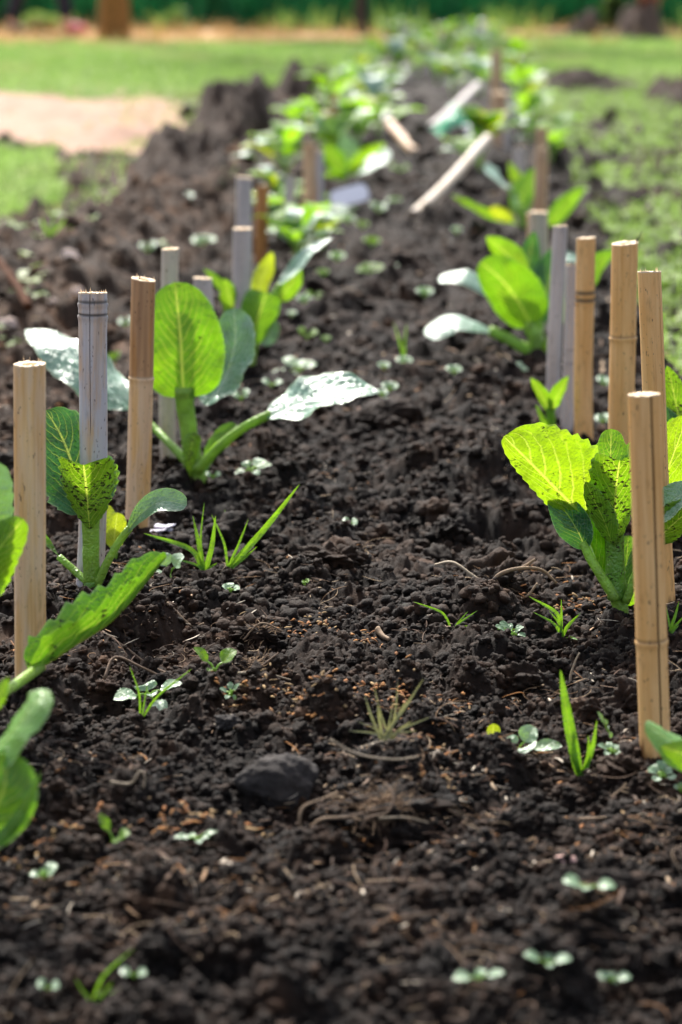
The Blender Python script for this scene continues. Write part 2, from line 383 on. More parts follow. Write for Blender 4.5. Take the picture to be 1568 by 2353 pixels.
class Plant:
    def __init__(s, bpx, bpy_, label, cat='plant', group=None, name='leafy_plant', Y=None, loc=None):
        s.b = loc if loc is not None else ground(bpx, bpy_)
        if cat in ('seedling', 'grass'):
            s.b.z = surf(s.b.x, s.b.y); s.up = s.b.z - gh(s.b.x, s.b.y)
        else: s.up = 0.0
        if Y is not None: s.b = at(bpx, bpy_, Y); s.b.z = gh(s.b.x, s.b.y)
        if s.b.y < 5 and cat == 'plant': SPILL.append((s.b.x, s.b.y, .007))
        s.Y = s.b.y; s.e = empty(name, s.b, label, cat, group)
    def p(s, q):
        return at(q[0], q[1], s.Y + (q[2] if len(q) > 2 else 0)) + Vector((0, 0, s.up + (.006 if s.e['category'] == 'seedling' else 0)))
    def px(s, w, dy=0): return w / F * (s.Y + dy) * 1.03
    def stem(s, pts, w0, w1, mat='stem', name='stem', **k):
        return tube(name, [s.p(q) for q in pts], s.px(w0) / 2, s.px(w1) / 2, LM[mat], s.e, s.b, **k)
    def leaf(s, pts, w, hint, mat='green', pet=None, pw=(14, 9), label=None, name='leaf', pmat='stem', flat=.8, **k):
        P = [s.p(q) for q in pts]
        v, f, uv = leaf_mesh(P, s.px(w) / 2, hint, **k)
        o = raw_mesh(name, v - np.array(s.b, dtype=np.float32), f, LM[mat], s.e, uv=uv)
        if label: o['label'] = label
        if pet:
            t = tube('petiole', [s.p(q) for q in pet], s.px(pw[0]) / 2, s.px(pw[1]) / 2, LM[pmat], o, s.b, flat=flat)
        return o

# ================================================================== GROUND (one sheet to the horizon)
def damp_shade_of(x, y):
    return .62 + .9 * np.clip(fbm(x / .035, y / .05, 261, 3) + .15, -.35, .8) + .35 * np.clip(fbm(x / .4, y / .6, 271, 2), -.4, .4)  # mottled dry and damp tone that also paints in shadow contrast
def dryness(x, y):
    s = x - xc(y); n = fbm(x / .25, y / .45, 251, 3)
    return np.clip(sm(.30, .62, -s + .25 * n) * .95 + .5 * sm(.5, .9, s + .3 * n), 0, 1)
def build_ground():
    t1 = np.linspace(-.20, .20, 820)
    ext = [.22, .25, .3, .4, .6, 1, 2, 5, 15, 50, 200, 800]
    t = np.concatenate([-np.array(ext[::-1]), t1, np.array(ext)])
    q = np.linspace(2700, 40, 1150)                       # rows closer together near the viewer
    ang = PITCH - np.arctan((CY - q) / F)
    yr = H / np.tan(ang)
    y = np.concatenate([[-600, -60, -6, 0, .6, 1.0, 1.2], yr[yr > 1.25], [32, 40, 60, 120, 300, 900]])
    X = t[None, :] * np.maximum(y, 1.2)[:, None]; Y = np.repeat(y[:, None], len(t), 1)
    Z = full_h(X.ravel(), Y.ravel())
    n, m = X.shape
    v = np.stack([X.ravel(), Y.ravel(), Z], 1)
    I, J = np.meshgrid(np.arange(n - 1), np.arange(m - 1), indexing='ij'); k = (I * m + J).ravel()
    f = np.stack([k, k + 1, k + 1 + m, k + m], 1)
    kind(raw_mesh('ground', v, f, SOIL, cols=np.repeat(dryness(X.ravel(), Y.ravel())[:, None], 3, 1), attr='dry', damp_shade=damp_shade_of(X.ravel(), Y.ravel())), 'structure')
build_ground()

def sheet(name, mask, x0, x1, y0, y1, nx, ny, mat, lift):
    """a ground cover lying on the soil: only the cells inside its own outline are kept"""
    xs = np.linspace(x0, x1, nx); ys = np.linspace(y0, y1, ny); X, Y = np.meshgrid(xs, ys)
    X = X.ravel(); Y = Y.ravel(); Z = base_h(X, Y) + lift + .01 * fbm(X / .3, Y / .3, 131, 3)
    I, J = np.meshgrid(np.arange(ny - 1), np.arange(nx - 1), indexing='ij'); k = (I * nx + J).ravel()
    f = np.stack([k, k + 1, k + 1 + nx, k + nx], 1)
    keep = mask(X[f].mean(1), Y[f].mean(1)); f = f[keep]
    u, inv = np.unique(f, return_inverse=True)
    return raw_mesh(name, np.stack([X, Y, Z], 1)[u], inv.reshape(f.shape), mat)
SAND = soil_mat('sand', (.34, .215, .16), (.41, .275, .21), (.36, .22, .155), .4, .95)
TURF = soil_mat('turf', (.10, .17, .03), (.17, .26, .055), (.23, .26, .075), .4, .95)
kind(sheet('path', m_path, -9, 0, 7.2, 13.5, 240, 150, SAND, .016), 'structure')
kind(sheet('lawn', m_lawn, -12, 12, 6.2, 20.5, 420, 240, TURF, .018), 'structure')
DRY = soil_mat('dry_straw_ground', (.36, .22, .11), (.50, .32, .17), (.52, .29, .13), .6, .95)
def m_strip(x, y):
    a, b = px_of(x, y); return (b < 110 + 8 * fbm(x / .5, y, 161, 2)) & (b > 70) & ((a < 620 + 300 * fbm(x / .8, y / .8, 163, 2)) | (fbm(x / .7, y / .7, 162, 2) > .05))
kind(sheet('straw_strip', m_strip, -14, 14, 16.8, 23, 260, 60, DRY, .018), 'structure')
FIELD = soil_mat('far_field', (.015, .10, .03), (.03, .17, .045), (.05, .17, .03), .4, .95)
kind(sheet('field', lambda x, y: x > -999, -120, 120, 22.5, 260, 60, 60, FIELD, .03), 'structure')

# ================================================================== SOIL CRUMBS, LITTER, GRASS (uncountable)
def ico(sub):
    bm = bmesh.new(); bmesh.ops.create_icosphere(bm, subdivisions=sub, radius=1); bm.verts.ensure_lookup_table()
    v = np.array([p.co[:] for p in bm.verts]); f = np.array([[q.index for q in p.verts] for p in bm.faces]); bm.free(); return v, f
def lump(sub, s, amp=.28):
    v, f = ico(sub)
    d = amp * (np.sin(v @ RNG.normal(0, 2.2, 3) + s) + .7 * np.sin(v @ RNG.normal(0, 3.6, 3) + s * 2) + .5 * np.sin(v @ RNG.normal(0, 5.5, 3)) + .35 * np.sin(v @ RNG.normal(0, 9, 3)))
    return v * (1 + d)[:, None], f
def n3(v, fq, s):
    x, y, z = (v * fq).T + 50
    return vnoise(x + .31 * z, y + .17 * z, s) + vnoise(y + 5 + .3 * x, z + .2 * x, s + 1) + vnoise(z + 9 + .2 * y, x + .4 * y, s + 2)
def rough(v, s, amp=1.0, fr=(2.0, 4.5, 9.5, 20)):
    d = 0
    for i, q in enumerate(fr): d = d + n3(v, q, s * 13 + i * 7) * .30 / (1.55 ** i)
    return v * (1 + amp * d)[:, None]
def rotmats(n):
    q = RNG.normal(size=(n, 4)); q /= np.linalg.norm(q, axis=1)[:, None]; w, x, y, z = q.T
    return np.stack([1 - 2 * (y * y + z * z), 2 * (x * y - z * w), 2 * (x * z + y * w), 2 * (x * y + z * w), 1 - 2 * (x * x + z * z), 2 * (y * z - x * w), 2 * (x * z - y * w), 2 * (y * z + x * w), 1 - 2 * (x * x + y * y)], 1).reshape(n, 3, 3)
def spots(n, y0, y1, side=.17, pw=2.0, extra=.05):
    """random places in view, denser near the photographer"""
    u = RNG.random(n); y = (y0 ** (1 - pw) + u * (y1 ** (1 - pw) - y0 ** (1 - pw))) ** (1 / (1 - pw))
    x = (RNG.random(n) * 2 - 1) * (side * y + extra); return x, y
def crumb_cloud(name, groups):
    V = []; Fc = []; off = 0; D = []; DM = []
    for (n, y0, y1, r0, r1, sub, emb) in groups:
        per = n // 8
        for s in range(8):
            bv, bf = lump(sub, s, .2); bv = rough(bv, s, .85 if sub > 2 else .6, (1.8, 4, 9) if sub > 2 else (1.6, 3.2))
            if y0 is None:      # little spills of crumbs where stakes and stems enter the soil
                c0 = np.array(SPILL)[RNG.integers(0, len(SPILL), per)]; an = RNG.random(per) * 2 * PI; rr = c0[:, 2] + .016 * RNG.random(per) ** 1.5
                x = c0[:, 0] + np.cos(an) * rr; y = c0[:, 1] + np.sin(an) * rr; k = per; pile = np.maximum(0, .006 - (rr - c0[:, 2]) * .4)
            else:
                x, y = spots(per, y0, y1)
                g = fbm(x / .07, y / .07, 201, 3); ok = (RNG.random(per) < np.clip(.75 + 1.3 * g, .15, 1)) & ~((y > 5) & (m_path(x, y) | m_lawn(x, y))); x, y = x[ok], y[ok]; k = len(x); pile = 0
            r = r0 * (r1 / r0) ** (RNG.random(k) ** 1.6); z = full_h(x, y) + r * emb + pile
            sc = r[:, None] * (0.75 + .5 * RNG.random((k, 3)))
            p = np.einsum('kij,kvj->kvi', rotmats(k), bv[None] * sc[:, None, :])
            p[:, :, 2] *= .85
            p += np.stack([x, y, z], 1)[:, None, :]
            D.append(np.repeat(dryness(x, y), len(bv))); DM.append(np.repeat((.35 + 1.5 * RNG.random(k) ** 1.7) * (.6 + .4 * damp_shade_of(x, y)), len(bv))); V.append(p.reshape(-1, 3)); Fc.append((bf[None] + (np.arange(k) * len(bv))[:, None, None]).reshape(-1, 3) + off); off += k * len(bv)  # random tone per crumb adds painted shade contrast besides dry and damp
    return kind(raw_mesh(name, np.concatenate(V), np.concatenate(Fc), SOILC, smooth=True, cols=np.repeat(np.concatenate(D)[:, None], 3, 1), attr='dry', damp_shade=np.concatenate(DM)), 'stuff')
def ribbons(n, x, y, L, W, colr, curl, tilt, lift, name, mat, seg=6, thick=.35):
    """thin bent pieces with a three-sided section"""
    a = RNG.random(n) * 2 * PI; z = full_h(x, y) + lift; V = np.zeros((n, seg + 1, 3, 3)); tl = RNG.normal(0, tilt, n); cu = RNG.normal(0, curl, n); cv = RNG.normal(0, curl * .6, n)
    px, py, pz = x.copy(), y.copy(), z.copy(); th = a.copy(); ph = tl.copy()
    for i in range(seg + 1):
        t = i / seg; w = W * (1 - (2 * t - 1) ** 4 * .85)
        nx, ny = -np.sin(th), np.cos(th)
        for k, (ax, az) in enumerate(((-1, 0), (1, 0), (0, 1))):
            V[:, i, k, 0] = px + nx * w * ax; V[:, i, k, 1] = py + ny * w * ax; V[:, i, k, 2] = pz + w * thick * az
        st = L / seg; px = px + np.cos(th) * np.cos(ph) * st; py = py + np.sin(th) * np.cos(ph) * st; pz = pz + np.sin(ph) * st
        th = th + cu; ph = ph * .8 + cv * .35
    base = np.arange(n)[:, None, None] * (seg + 1) * 3
    fs = []
    for i in range(seg):
        for k in range(3):
            fs.append([i * 3 + k, i * 3 + (k + 1) % 3, (i + 1) * 3 + (k + 1) % 3, (i + 1) * 3 + k])
    f = (np.array(fs)[None] + base).reshape(-1, 4)
    c = np.repeat(colr, (seg + 1) * 3, 0)
    return raw_mesh(name, V.reshape(-1, 3), f, mat, cols=c)
LIT = attr_mat('plant_litter', rough=.85, noise_s=300, noise_a=.55)
PAL = np.array([(.50, .36, .23), (.34, .21, .12), (.38, .165, .05), (.62, .53, .42), (.20, .13, .09), (.17, .10, .07), (.14, .09, .065)])
def cols(n, p=None): return PAL[RNG.choice(len(PAL), n, p=p)] * (.55 + .6 * RNG.random((n, 1)))
def clustered(n, y0, y1, bias=.10):
    X, Y = [], []
    while sum(map(len, X)) < n:
        x, y = spots(n * 2, y0, y1); ok = fbm(x / .09, y / .10, 231, 3) > bias; X.append(x[ok]); Y.append(y[ok])
    return np.concatenate(X)[:n], np.concatenate(Y)[:n]
n = 4000; x, y = clustered(n, 1.5, 4.0, .06)
kind(ribbons(n, x, y, .003 + .018 * RNG.random(n) ** 2.5, .0004 + .0013 * RNG.random(n) ** 2.5, cols(n), .045, .30, .005, 'straw_litter', LIT), 'stuff')
n = 1400; x, y = clustered(n, 1.3, 3.6, .05)
kind(ribbons(n, x, y, .012 + .04 * RNG.random(n) ** 2, .0002 + .0003 * RNG.random(n), cols(n, [.2, .2, .05, .1, .2, .15, .1]), .24, .5, .005, 'root_fibres', LIT, seg=10, thick=1.2), 'stuff')
n = 1100; x, y = spots(n, 3.4, 12)
kind(ribbons(n, x, y, .01 + .04 * RNG.random(n) ** 2, .0012 + .003 * RNG.random(n), cols(n), .15, .3, .008, 'distant_litter', LIT), 'stuff')
# rusty bark flakes that lie in a few drifts
X, Y = [], []
for (a, b, sx, sy, k) in ((700, 1655, .018, .012, 40), (830, 1605, .05, .02, 110), (900, 1630, .03, .015, 60), (600, 1625, .02, .008, 26), (400, 1915, .03, .006, 36), (500, 1895, .035, .006, 36), (160, 1935, .02, .006, 24), (30, 1985, .015, .006, 22),
                          (1020, 1750, .012, .006, 18), (830, 1470, .012, .012, 22), (1010, 1800, .012, .006, 16), (700, 1450, .02, .02, 60), (1300, 1390, .03, .02, 70), (1480, 1890, .03, .008, 20)):
    g = ground(a, b); X.append(RNG.normal(g.x, sx, k)); Y.append(RNG.normal(g.y, sy, k))
x = np.concatenate(X); y = np.concatenate(Y); n = len(x)
kind(ribbons(n, x, y, .003 + .006 * RNG.random(n), .0009 + .0016 * RNG.random(n), np.array([(.42, .19, .06), (.34, .14, .05), (.40, .26, .12)])[RNG.choice(3, n)] * (.5 + .6 * RNG.random((n, 1))), .1, .4, .006, 'bark_flakes', LIT, seg=4, thick=.6), 'stuff')

def blades(name, x, y, h, w, colr, lean, mat, base=None):
    n = len(x); z = (base_h(x, y) if base is None else base); a = RNG.random(n) * 2 * PI; b = RNG.random(n) * 2 * PI; ln = lean * (0.3 + RNG.random(n))
    V = np.zeros((n, 7, 3)); k = 0
    for i, t in enumerate((0, .4, .75)):
        cx = x + np.cos(b) * ln * h * t * t; cy = y + np.sin(b) * ln * h * t * t; cz = z + h * t * (1 - .25 * ln * t); ww = w * (1 - t * .55)
        for s in (-1, 1):
            V[:, k, 0] = cx + np.cos(a) * ww * s; V[:, k, 1] = cy + np.sin(a) * ww * s; V[:, k, 2] = cz; k += 1
    V[:, 6, 0] = x + np.cos(b) * ln * h; V[:, 6, 1] = y + np.sin(b) * ln * h; V[:, 6, 2] = z + h * (1 - .25 * ln)
    fs = np.array([[0, 1, 3], [0, 3, 2], [2, 3, 5], [2, 5, 4], [4, 5, 6]])
    f = (fs[None] + (np.arange(n) * 7)[:, None, None]).reshape(-1, 3)
    return kind(raw_mesh(name, V.reshape(-1, 3), f, mat, cols=np.repeat(colr, 7, 0), smooth=False), 'stuff')
GR = attr_mat('grass', rough=.5, trans=.4, noise_a=0, tcol=(.30, .50, .10))
TG = attr_mat('tall_grass', rough=.6, trans=.25, noise_a=0, tcol=(.02, .22, .06))
DG = attr_mat('dry_grass', rough=.7, trans=.2, noise_a=0, tcol=(.5, .33, .15))
def gcol(n, a, b): t = RNG.random((n, 1)); return np.array(a) * t + np.array(b) * (1 - t)
def scatter(n, x0, x1, y0, y1, mask):
    x = RNG.uniform(x0, x1, n); y = RNG.uniform(y0, y1, n); k = mask(x, y); return x[k], y[k]
x, y = scatter(90000, -4, 4, 6.2, 20, m_lawn)
blades('lawn_grass', x, y, .03 + .05 * RNG.random(len(x)), .003 + .003 * RNG.random(len(x)), np.where((fbm(x / .5, y / .9, 281, 3) > .12 + .2 * RNG.random(len(x)))[:, None], gcol(len(x), (.28, .27, .12), (.38, .33, .17)), gcol(len(x), (.13, .23, .05), (.25, .33, .10))), .6, GR)
x, y = scatter(9000, -6, 6, 17.0, 22, m_strip)
blades('dry_grass', x, y, .05 + .14 * RNG.random(len(x)) ** 2, .004 + .004 * RNG.random(len(x)), gcol(len(x), (.50, .30, .13), (.36, .27, .09)), .8, DG)
x, y = scatter(26000, -7, 7, 22.2, 31, lambda x, y: x > -99)
blades('tall_grass', x, y, .45 + .5 * RNG.random(len(x)), .012 + .012 * RNG.random(len(x)), gcol(len(x), (.006, .085, .030), (.018, .15, .05)), .35, TG)
x, y = scatter(9000, -1.6, 0, 7.5, 12, lambda x, y: (np.abs(px_of(x, y)[0] - 400) < 170 * RNG.random(len(x))) & (px_of(x, y)[1] < 345 + 20 * fbm(x / .3, y / .5, 291, 2)) & (px_of(x, y)[1] > 205))
blades('path_edge_grass', x, y, .02 + .035 * RNG.random(len(x)), .003 + .003 * RNG.random(len(x)), gcol(len(x), (.20, .26, .08), (.40, .33, .18)), .8, GR)
x, y = scatter(1500, -7, 7, 20.6, 22.4, lambda x, y: fbm(x / .5, y, 171, 2) > .12)
blades('verge_grass', x, y, .12 + .2 * RNG.random(len(x)), .006 + .006 * RNG.random(len(x)), gcol(len(x), (.14, .24, .03), (.24, .28, .06)), .5, GR)

def weed_cover(name, x, y, r, colr):
    """low weeds: rosettes of small bent oval leaves"""
    V = []; Fc = []; C = []; off = 0
    fs = np.array([[0, 1, 3], [0, 3, 2], [1, 4, 3], [2, 3, 5], [3, 4, 6], [3, 6, 5]])
    z = base_h(x, y) + .008
    for L in range(7):
        n = len(x); a = RNG.random(n) * 2 * PI; l = r * (.6 + .7 * RNG.random(n)); w = l * (.18 + .14 * RNG.random(n)); e = .25 + .7 * RNG.random(n)
        dx, dy = np.cos(a), np.sin(a); nx, ny = -dy, dx; P = np.zeros((n, 7, 3))
        for k, (t, s) in enumerate(((0, 0), (.45, -1), (.45, 1), (.55, 0), (.8, -.7), (.8, .7), (1, 0))):
            P[:, k, 0] = x + dx * l * t + nx * w * s; P[:, k, 1] = y + dy * l * t + ny * w * s; P[:, k, 2] = z + l * (e * t - .45 * t * t) + .12 * w * abs(s)
        V.append(P.reshape(-1, 3)); Fc.append((fs[None] + (np.arange(n) * 7)[:, None, None]).reshape(-1, 3) + off); off += 7 * n; C.append(np.repeat(colr * (.7 + .5 * RNG.random((n, 1))), 7, 0))
    return kind(raw_mesh(name, np.concatenate(V), np.concatenate(Fc), WC, cols=np.concatenate(C), smooth=False), 'stuff')
WC = attr_mat('weed_cover', rough=.55, trans=.3, noise_a=0, spec=.3)
x, y = scatter(40000, .4, 2.8, 3.6, 15, lambda x, y: (x > xc(y) + .46 + .05 * y * 0) & (fbm(x / .35, y / .6, 181, 3) > -.28) & (x < .19 * y + .3))
weed_cover('weed_carpet', x, y, .008 + .020 * RNG.random(len(x)), gcol(len(x), (.10, .19, .022), (.22, .30, .055)))
x, y = scatter(30000, .4, 2.8, 3.8, 15, lambda x, y: (x > xc(y) + .46) & (fbm(x / .35, y / .6, 181, 3) > -.20) & (x < .19 * y + .3))
blades('weed_grass', x, y, .02 + .05 * RNG.random(len(x)), .002 + .003 * RNG.random(len(x)), gcol(len(x), (.10, .20, .03), (.26, .33, .08)), .9, GR)
x, y = scatter(3500, -2.2, -.4, 5, 10, lambda x, y: (px_of(x, y)[0] < 330) & (px_of(x, y)[1] > 290) & (px_of(x, y)[1] < 520) & (fbm(x / .25, y / .5, 311, 3) > .12))
blades('stray_grass', x, y, .02 + .05 * RNG.random(len(x)), .002 + .003 * RNG.random(len(x)), gcol(len(x), (.10, .24, .03), (.30, .34, .10)), .9, GR)
x, y = scatter(2600, -2.2, .2, 4.0, 12, lambda x, y: (x < xc(y) - .34) & (fbm(x / .3, y / .5, 191, 3) > .16))
weed_cover('sparse_weeds', x, y, .010 + .022 * RNG.random(len(x)), gcol(len(x), (.13, .22, .06), (.22, .28, .10)))

# ================================================================== BAMBOO STAKES
def stake_mesh(L, r, nodes, crack, rings_tone, r_top=1.0, seed=0, under=.03):
    rg = random.Random(seed)
    zs = set(np.linspace(-under, L, 34).tolist())
    for zn in nodes:
        for d in (-.008, -.005, -.003, -.0018, -.0008, 0, .0008, .0018, .003, .005, .008): zs.add(zn + d)
    zs = sorted(z for z in zs if z <= L); ang = []
    base = [2 * PI * k / 40 for k in range(40)]
    if crack is not None:
        ca, cw, _ = crack
        base = [a for a in base if abs((a - ca + PI) % (2 * PI) - PI) > cw * 1.5] + [ca - cw, ca - cw * .8, ca, ca + cw * .8, ca + cw]
        base = sorted(a % (2 * PI) for a in base)
    n = len(base); v = []; f = []; tone = []
    lobes = [rg.uniform(-.025, .025) for _ in range(3)]; p0 = rg.uniform(0, 6); bx_, by_ = rg.uniform(-.0035, .0035) * L / .3, rg.uniform(-.003, .003); kx, ky = rg.uniform(-.10, .10), rg.uniform(-.16, .05); ph_ = [rg.uniform(0, 6) for _ in range(3)]
    for z in zs:
        k = 1 + (r_top - 1) * z / L; dark = 1.0
        for zn in nodes:
            k += .075 * math.exp(-((z - zn) / .0035) ** 2) - .05 * math.exp(-((z - zn - .0022) / .0010) ** 2)
            dark *= 1 - min(1, rings_tone * 1.15) * math.exp(-((z - zn - .0022) / (.0013 + .0011 * max(0, rings_tone - .6) * 3)) ** 2)
        for a in base:
            rr = r * k * (1 + lobes[0] * math.cos(2 * a + p0) + lobes[1] * math.cos(3 * a) + .004 * math.sin(z * 40 + a)); tn = dark
            if crack is not None:
                d = abs((a - crack[0] + PI) % (2 * PI) - PI)
                if d < crack[1] * .9 and z > crack[2]:
                    rr *= .72 if d < crack[1] * .55 else .97; tn = .10 if d < crack[1] * .55 else .45
            q = z / L; bend = math.sin(PI * max(0, min(1, q))) + .3 * math.sin(2 * PI * max(0, min(1, q)))
            zz = z + (kx * rr * math.cos(a) + ky * rr * math.sin(a)) * max(0, (q - .9) * 10)
            v.append((rr * math.cos(a) + bx_ * bend, rr * math.sin(a) + by_ * bend, zz))
            mud = .010 + .007 * math.sin(2 * a + ph_[0]) + .004 * math.sin(5 * a + ph_[1]) + .003 * math.sin(11 * a + ph_[2]); m_ = max(0, min(1, (mud - z) / .006))
            tone.append((tn * (1 - .72 * m_), tn * (1 - .78 * m_), tn * (1 - .80 * m_)))
    for i in range(len(zs) - 1):
        for k in range(n): f.append((i * n + k, i * n + (k + 1) % n, (i + 1) * n + (k + 1) % n, (i + 1) * n + k))
    f.append(tuple(range(n))[::-1])
    top = [v[(len(zs) - 1) * n + k] for k in range(n)]
    return v, f, tone, top
def cut_mesh(top, r, seed, frayed):
    rg = random.Random(seed + 99); n = len(top); v = []; f = []
    for (s, dz) in ((1.0, -.0004), (1.0, .0008), (.50, .0004), (.46, -.006)):
        for (x, y, z) in top: v.append((x * s, y * s, z + dz + (rg.uniform(-.0004, .0007) if dz > 0 else 0)))
    for ring in range(3):
        for k in range(n): f.append((ring * n + k, ring * n + (k + 1) % n, (ring + 1) * n + (k + 1) % n, (ring + 1) * n + k))
    f.append(tuple(3 * n + k for k in range(n)))
    for _ in range(frayed):
        k = rg.randrange(n); x, y, z = top[k]; s = rg.uniform(.75, .99); w = rg.uniform(.0003, .0007); h = rg.uniform(.0015, .0065); b = len(v)
        x *= s; y *= s; q = rg.uniform(-.0015, .0015)
        v += [(x - w, y, z), (x + w, y, z), (x, y + w, z), (x + q, y + q * .5, z + h)]; f += [(b, b + 1, b + 3), (b + 1, b + 2, b + 3), (b + 2, b, b + 3)]
    return v, f
N_ST = [0]
def stake(label, base, top, w, mat, nodes=(), crack=None, ring=.45, frayed=6, group='bamboo stakes along the two planting rows', browntop=None, wt=1.0, Y=None, dY=0.0, splinters=(), h=None):
    """base and top as seen on the photo; w = width at mid height in photo units"""
    N_ST[0] += 1; sd = N_ST[0]
    if Y is None: B = ground(*base)
    else: B = at(base[0], base[1], Y); B = Vector((B.x, B.y, gh(B.x, B.y)))
    T = at(top[0], top[1], B.y + dY); ax = (T - B); L = ax.length; r = w / F * (B.y * 1.03) / 2
    if crack is not None: crack = (crack[0], crack[1], crack[2] * L)
    if B.y < 5.5: SPILL.append((B.x, B.y, r * 1.05)); SPILL.append((B.x, B.y, r * 1.05))
    v, f, tone, tp = stake_mesh(L, r, [q * L for q in nodes], crack, ring, wt, sd)
    if browntop:
        for i, p in enumerate(v):
            k = min(1, max(0, (p[2] / L - browntop) * 90)); q = .56 + .05 * math.sin(p[0] * 900) + .06 * math.sin(p[1] * 1500)
            tone[i] = tuple(tone[i][c] * (1 - k + k * q * (1.12, .92, .74)[c]) for c in range(3))
    o = raw_mesh('bamboo_stake', v, f, BM[mat], cols=np.array(tone), attr='tone')
    zz = ax.normalized(); yy = zz.cross(Vector((1, 0, 0))).normalized(); xx = yy.cross(zz)
    o.matrix_world = Matrix.Translation(B) @ Matrix((xx, yy, zz)).transposed().to_4x4()
    cv, cf = cut_mesh(tp, r, sd, frayed); raw_mesh('cut_end', cv, cf, BM['cut'], o, smooth=False)
    for (dx, dz, hh) in splinters:
        b = Vector((dx * r, -r * .3, L)); q = Vector((dx * r + dz * hh, -r * .3, L + hh))
        pts = [b, (b + q) / 2 + Vector((hh * .06, 0, 0)), q]
        tube('splinter', pts, .0009, .0002, BM['orange'] if hh > .006 else BM['cut'], o, Vector((0, 0, 0)), n=6, seg=5)
    return tag(o, label, 'stake', group)
# left row, near to far
stake('straw yellow bamboo stake with a frayed top, nearest of the left row', (70, 1600), (68, 838), 72, 'tan', frayed=16)
stake('weathered blue-grey bamboo stake with a black knot ring below its frayed top', (205, 1358), (213, 674), 62, 'grey', nodes=(.925, .965), ring=.75, frayed=22, wt=1.02, crack=(-1.66, .025, .55))
stake('bamboo stake with a red-brown upper section above a node and a splinter on top', (314, 1243), (330, 643), 55, 'tan', nodes=(.63,), browntop=.635, ring=.3, splinters=((-.35, .18, .0115), (.12, -.1, .0055)), frayed=4, wt=.97)
stake('slim pale bamboo stake rising behind the big upright bright green leaf', (390, 1088), (392, 573), 37, 'pale', wt=1.05, frayed=2)
stake('short mauve-grey stake standing behind the plant with the white horizontal leaf', (482, 952), (466, 640), 42, 'mauve', nodes=(.80,), frayed=2)
stake('grey stake with a pale cut top, right before a taller grey stake', (560, 850), (557, 526), 42, 'mauve', frayed=3)
stake('taller grey stake whose top shows above the grey stake right before it', (560, 690), (562, 408), 35, 'mauve', frayed=2)
stake('short orange-brown stake between two grey stakes in the left row', (600, 618), (603, 427), 28, 'orange', frayed=2)
stake('thin light grey stake just right of the orange-brown one', (664, 560), (668, 405), 23, 'mauve', nodes=(.6,), frayed=0)
stake('grey-brown stake with a narrow grey stake touching its right side', (711, 545), (712, 330), 30, 'brown', frayed=0)
stake('narrow grey stake touching the right side of a grey-brown stake', (733, 520), (735, 348), 19, 'grey', frayed=0)
stake('thin tan stake beside a yellow-green leaf, foot of the grey-brown stake', (697, 548), (700, 440), 14, 'tan', frayed=0)
stake('blurred orange stake far along the left row, with a paler stake at its left', (766, 345), (770, 218), 18, 'orange', frayed=0)
stake('blurred grey-brown stake far along the left row, left of an orange stake', (746, 352), (745, 264), 20, 'pale', frayed=0)
stake('blurred short pinkish-grey stake among far plants of the left row', (806, 262), (806, 180), 20, 'mauve', frayed=0)
stake('far pale grey stake against the dark green field, end of the left row', (931, 112), (931, 55), 24, 'mauve', frayed=0)
stake('far pale grey stake at the end of the right row, near the dry grass', (1110, 108), (1108, 52), 18, 'mauve', frayed=0)
# right row, near to far
stake('large tan bamboo stake with a dark crack down its face, nearest right', (1506, 1738), (1480, 908), 73, 'warm', nodes=(.327,), ring=.5, crack=(-1.22, .085, -1), frayed=5)
stake('plain tan stake leaning behind the cracked stake, reddish streaks near its top', (1527, 1392), (1492, 626), 53, 'warm', frayed=8, crack=(-.75, .02, .05))
stake('light tan bamboo stake with a grey node and a fine fibre sticking up', (1430, 1200), (1436, 560), 58, 'warm', nodes=(.668,), ring=.5, frayed=4, splinters=((.75, .5, .016), (.8, .12, .009)))
stake('tan stake with two black node rings and a dark line down its left edge', (1343, 1040), (1347, 548), 42, 'warm', nodes=(.71, .745), ring=.9, crack=(-2.75, .05, -1), frayed=0)
stake('tall mauve-grey stake left of the black-ringed one', (1272, 962), (1288, 520), 32, 'mauve', frayed=2)
stake('shorter leaning grey stake squeezed between the tall grey and black-ringed stakes', (1302, 1000), (1315, 610), 28, 'mauve', nodes=(.42, .5), frayed=2)
stake('short thick pale stake with a striped split face behind the broad-leaved plant', (1247, 772), (1238, 488), 40, 'pale', crack=(-1.4, .05, .2), frayed=2)
stake('thin pale sliver of bamboo tied close to the thick striped stake', (1222, 770), (1217, 492), 15, 'tan', frayed=0)
stake('slim tan stake with a darker stake top behind it, middle of the right row', (1243, 560), (1246, 342), 30, 'brown', frayed=0, nodes=(.9,))
stake('dark brown stake top showing above the slim tan stake', (1246, 500), (1246, 295), 25, 'brown', frayed=0)
stake('short blurred lavender-grey stake in the right row behind a white oval leaf', (1195, 470), (1195, 338), 27, 'mauve', frayed=0)
stake('tall blurred orange-brown stake with a wide head, far right row', (1150, 350), (1150, 214), 32, 'brown', nodes=(.75,), frayed=0)
stake('thin tall brown stake rising highest above the far right row', (1141, 330), (1142, 116), 24, 'brown', frayed=0)
stake('grey stake touching the far orange-brown stake on its right', (1166, 345), (1166, 252), 15, 'mauve', frayed=0)
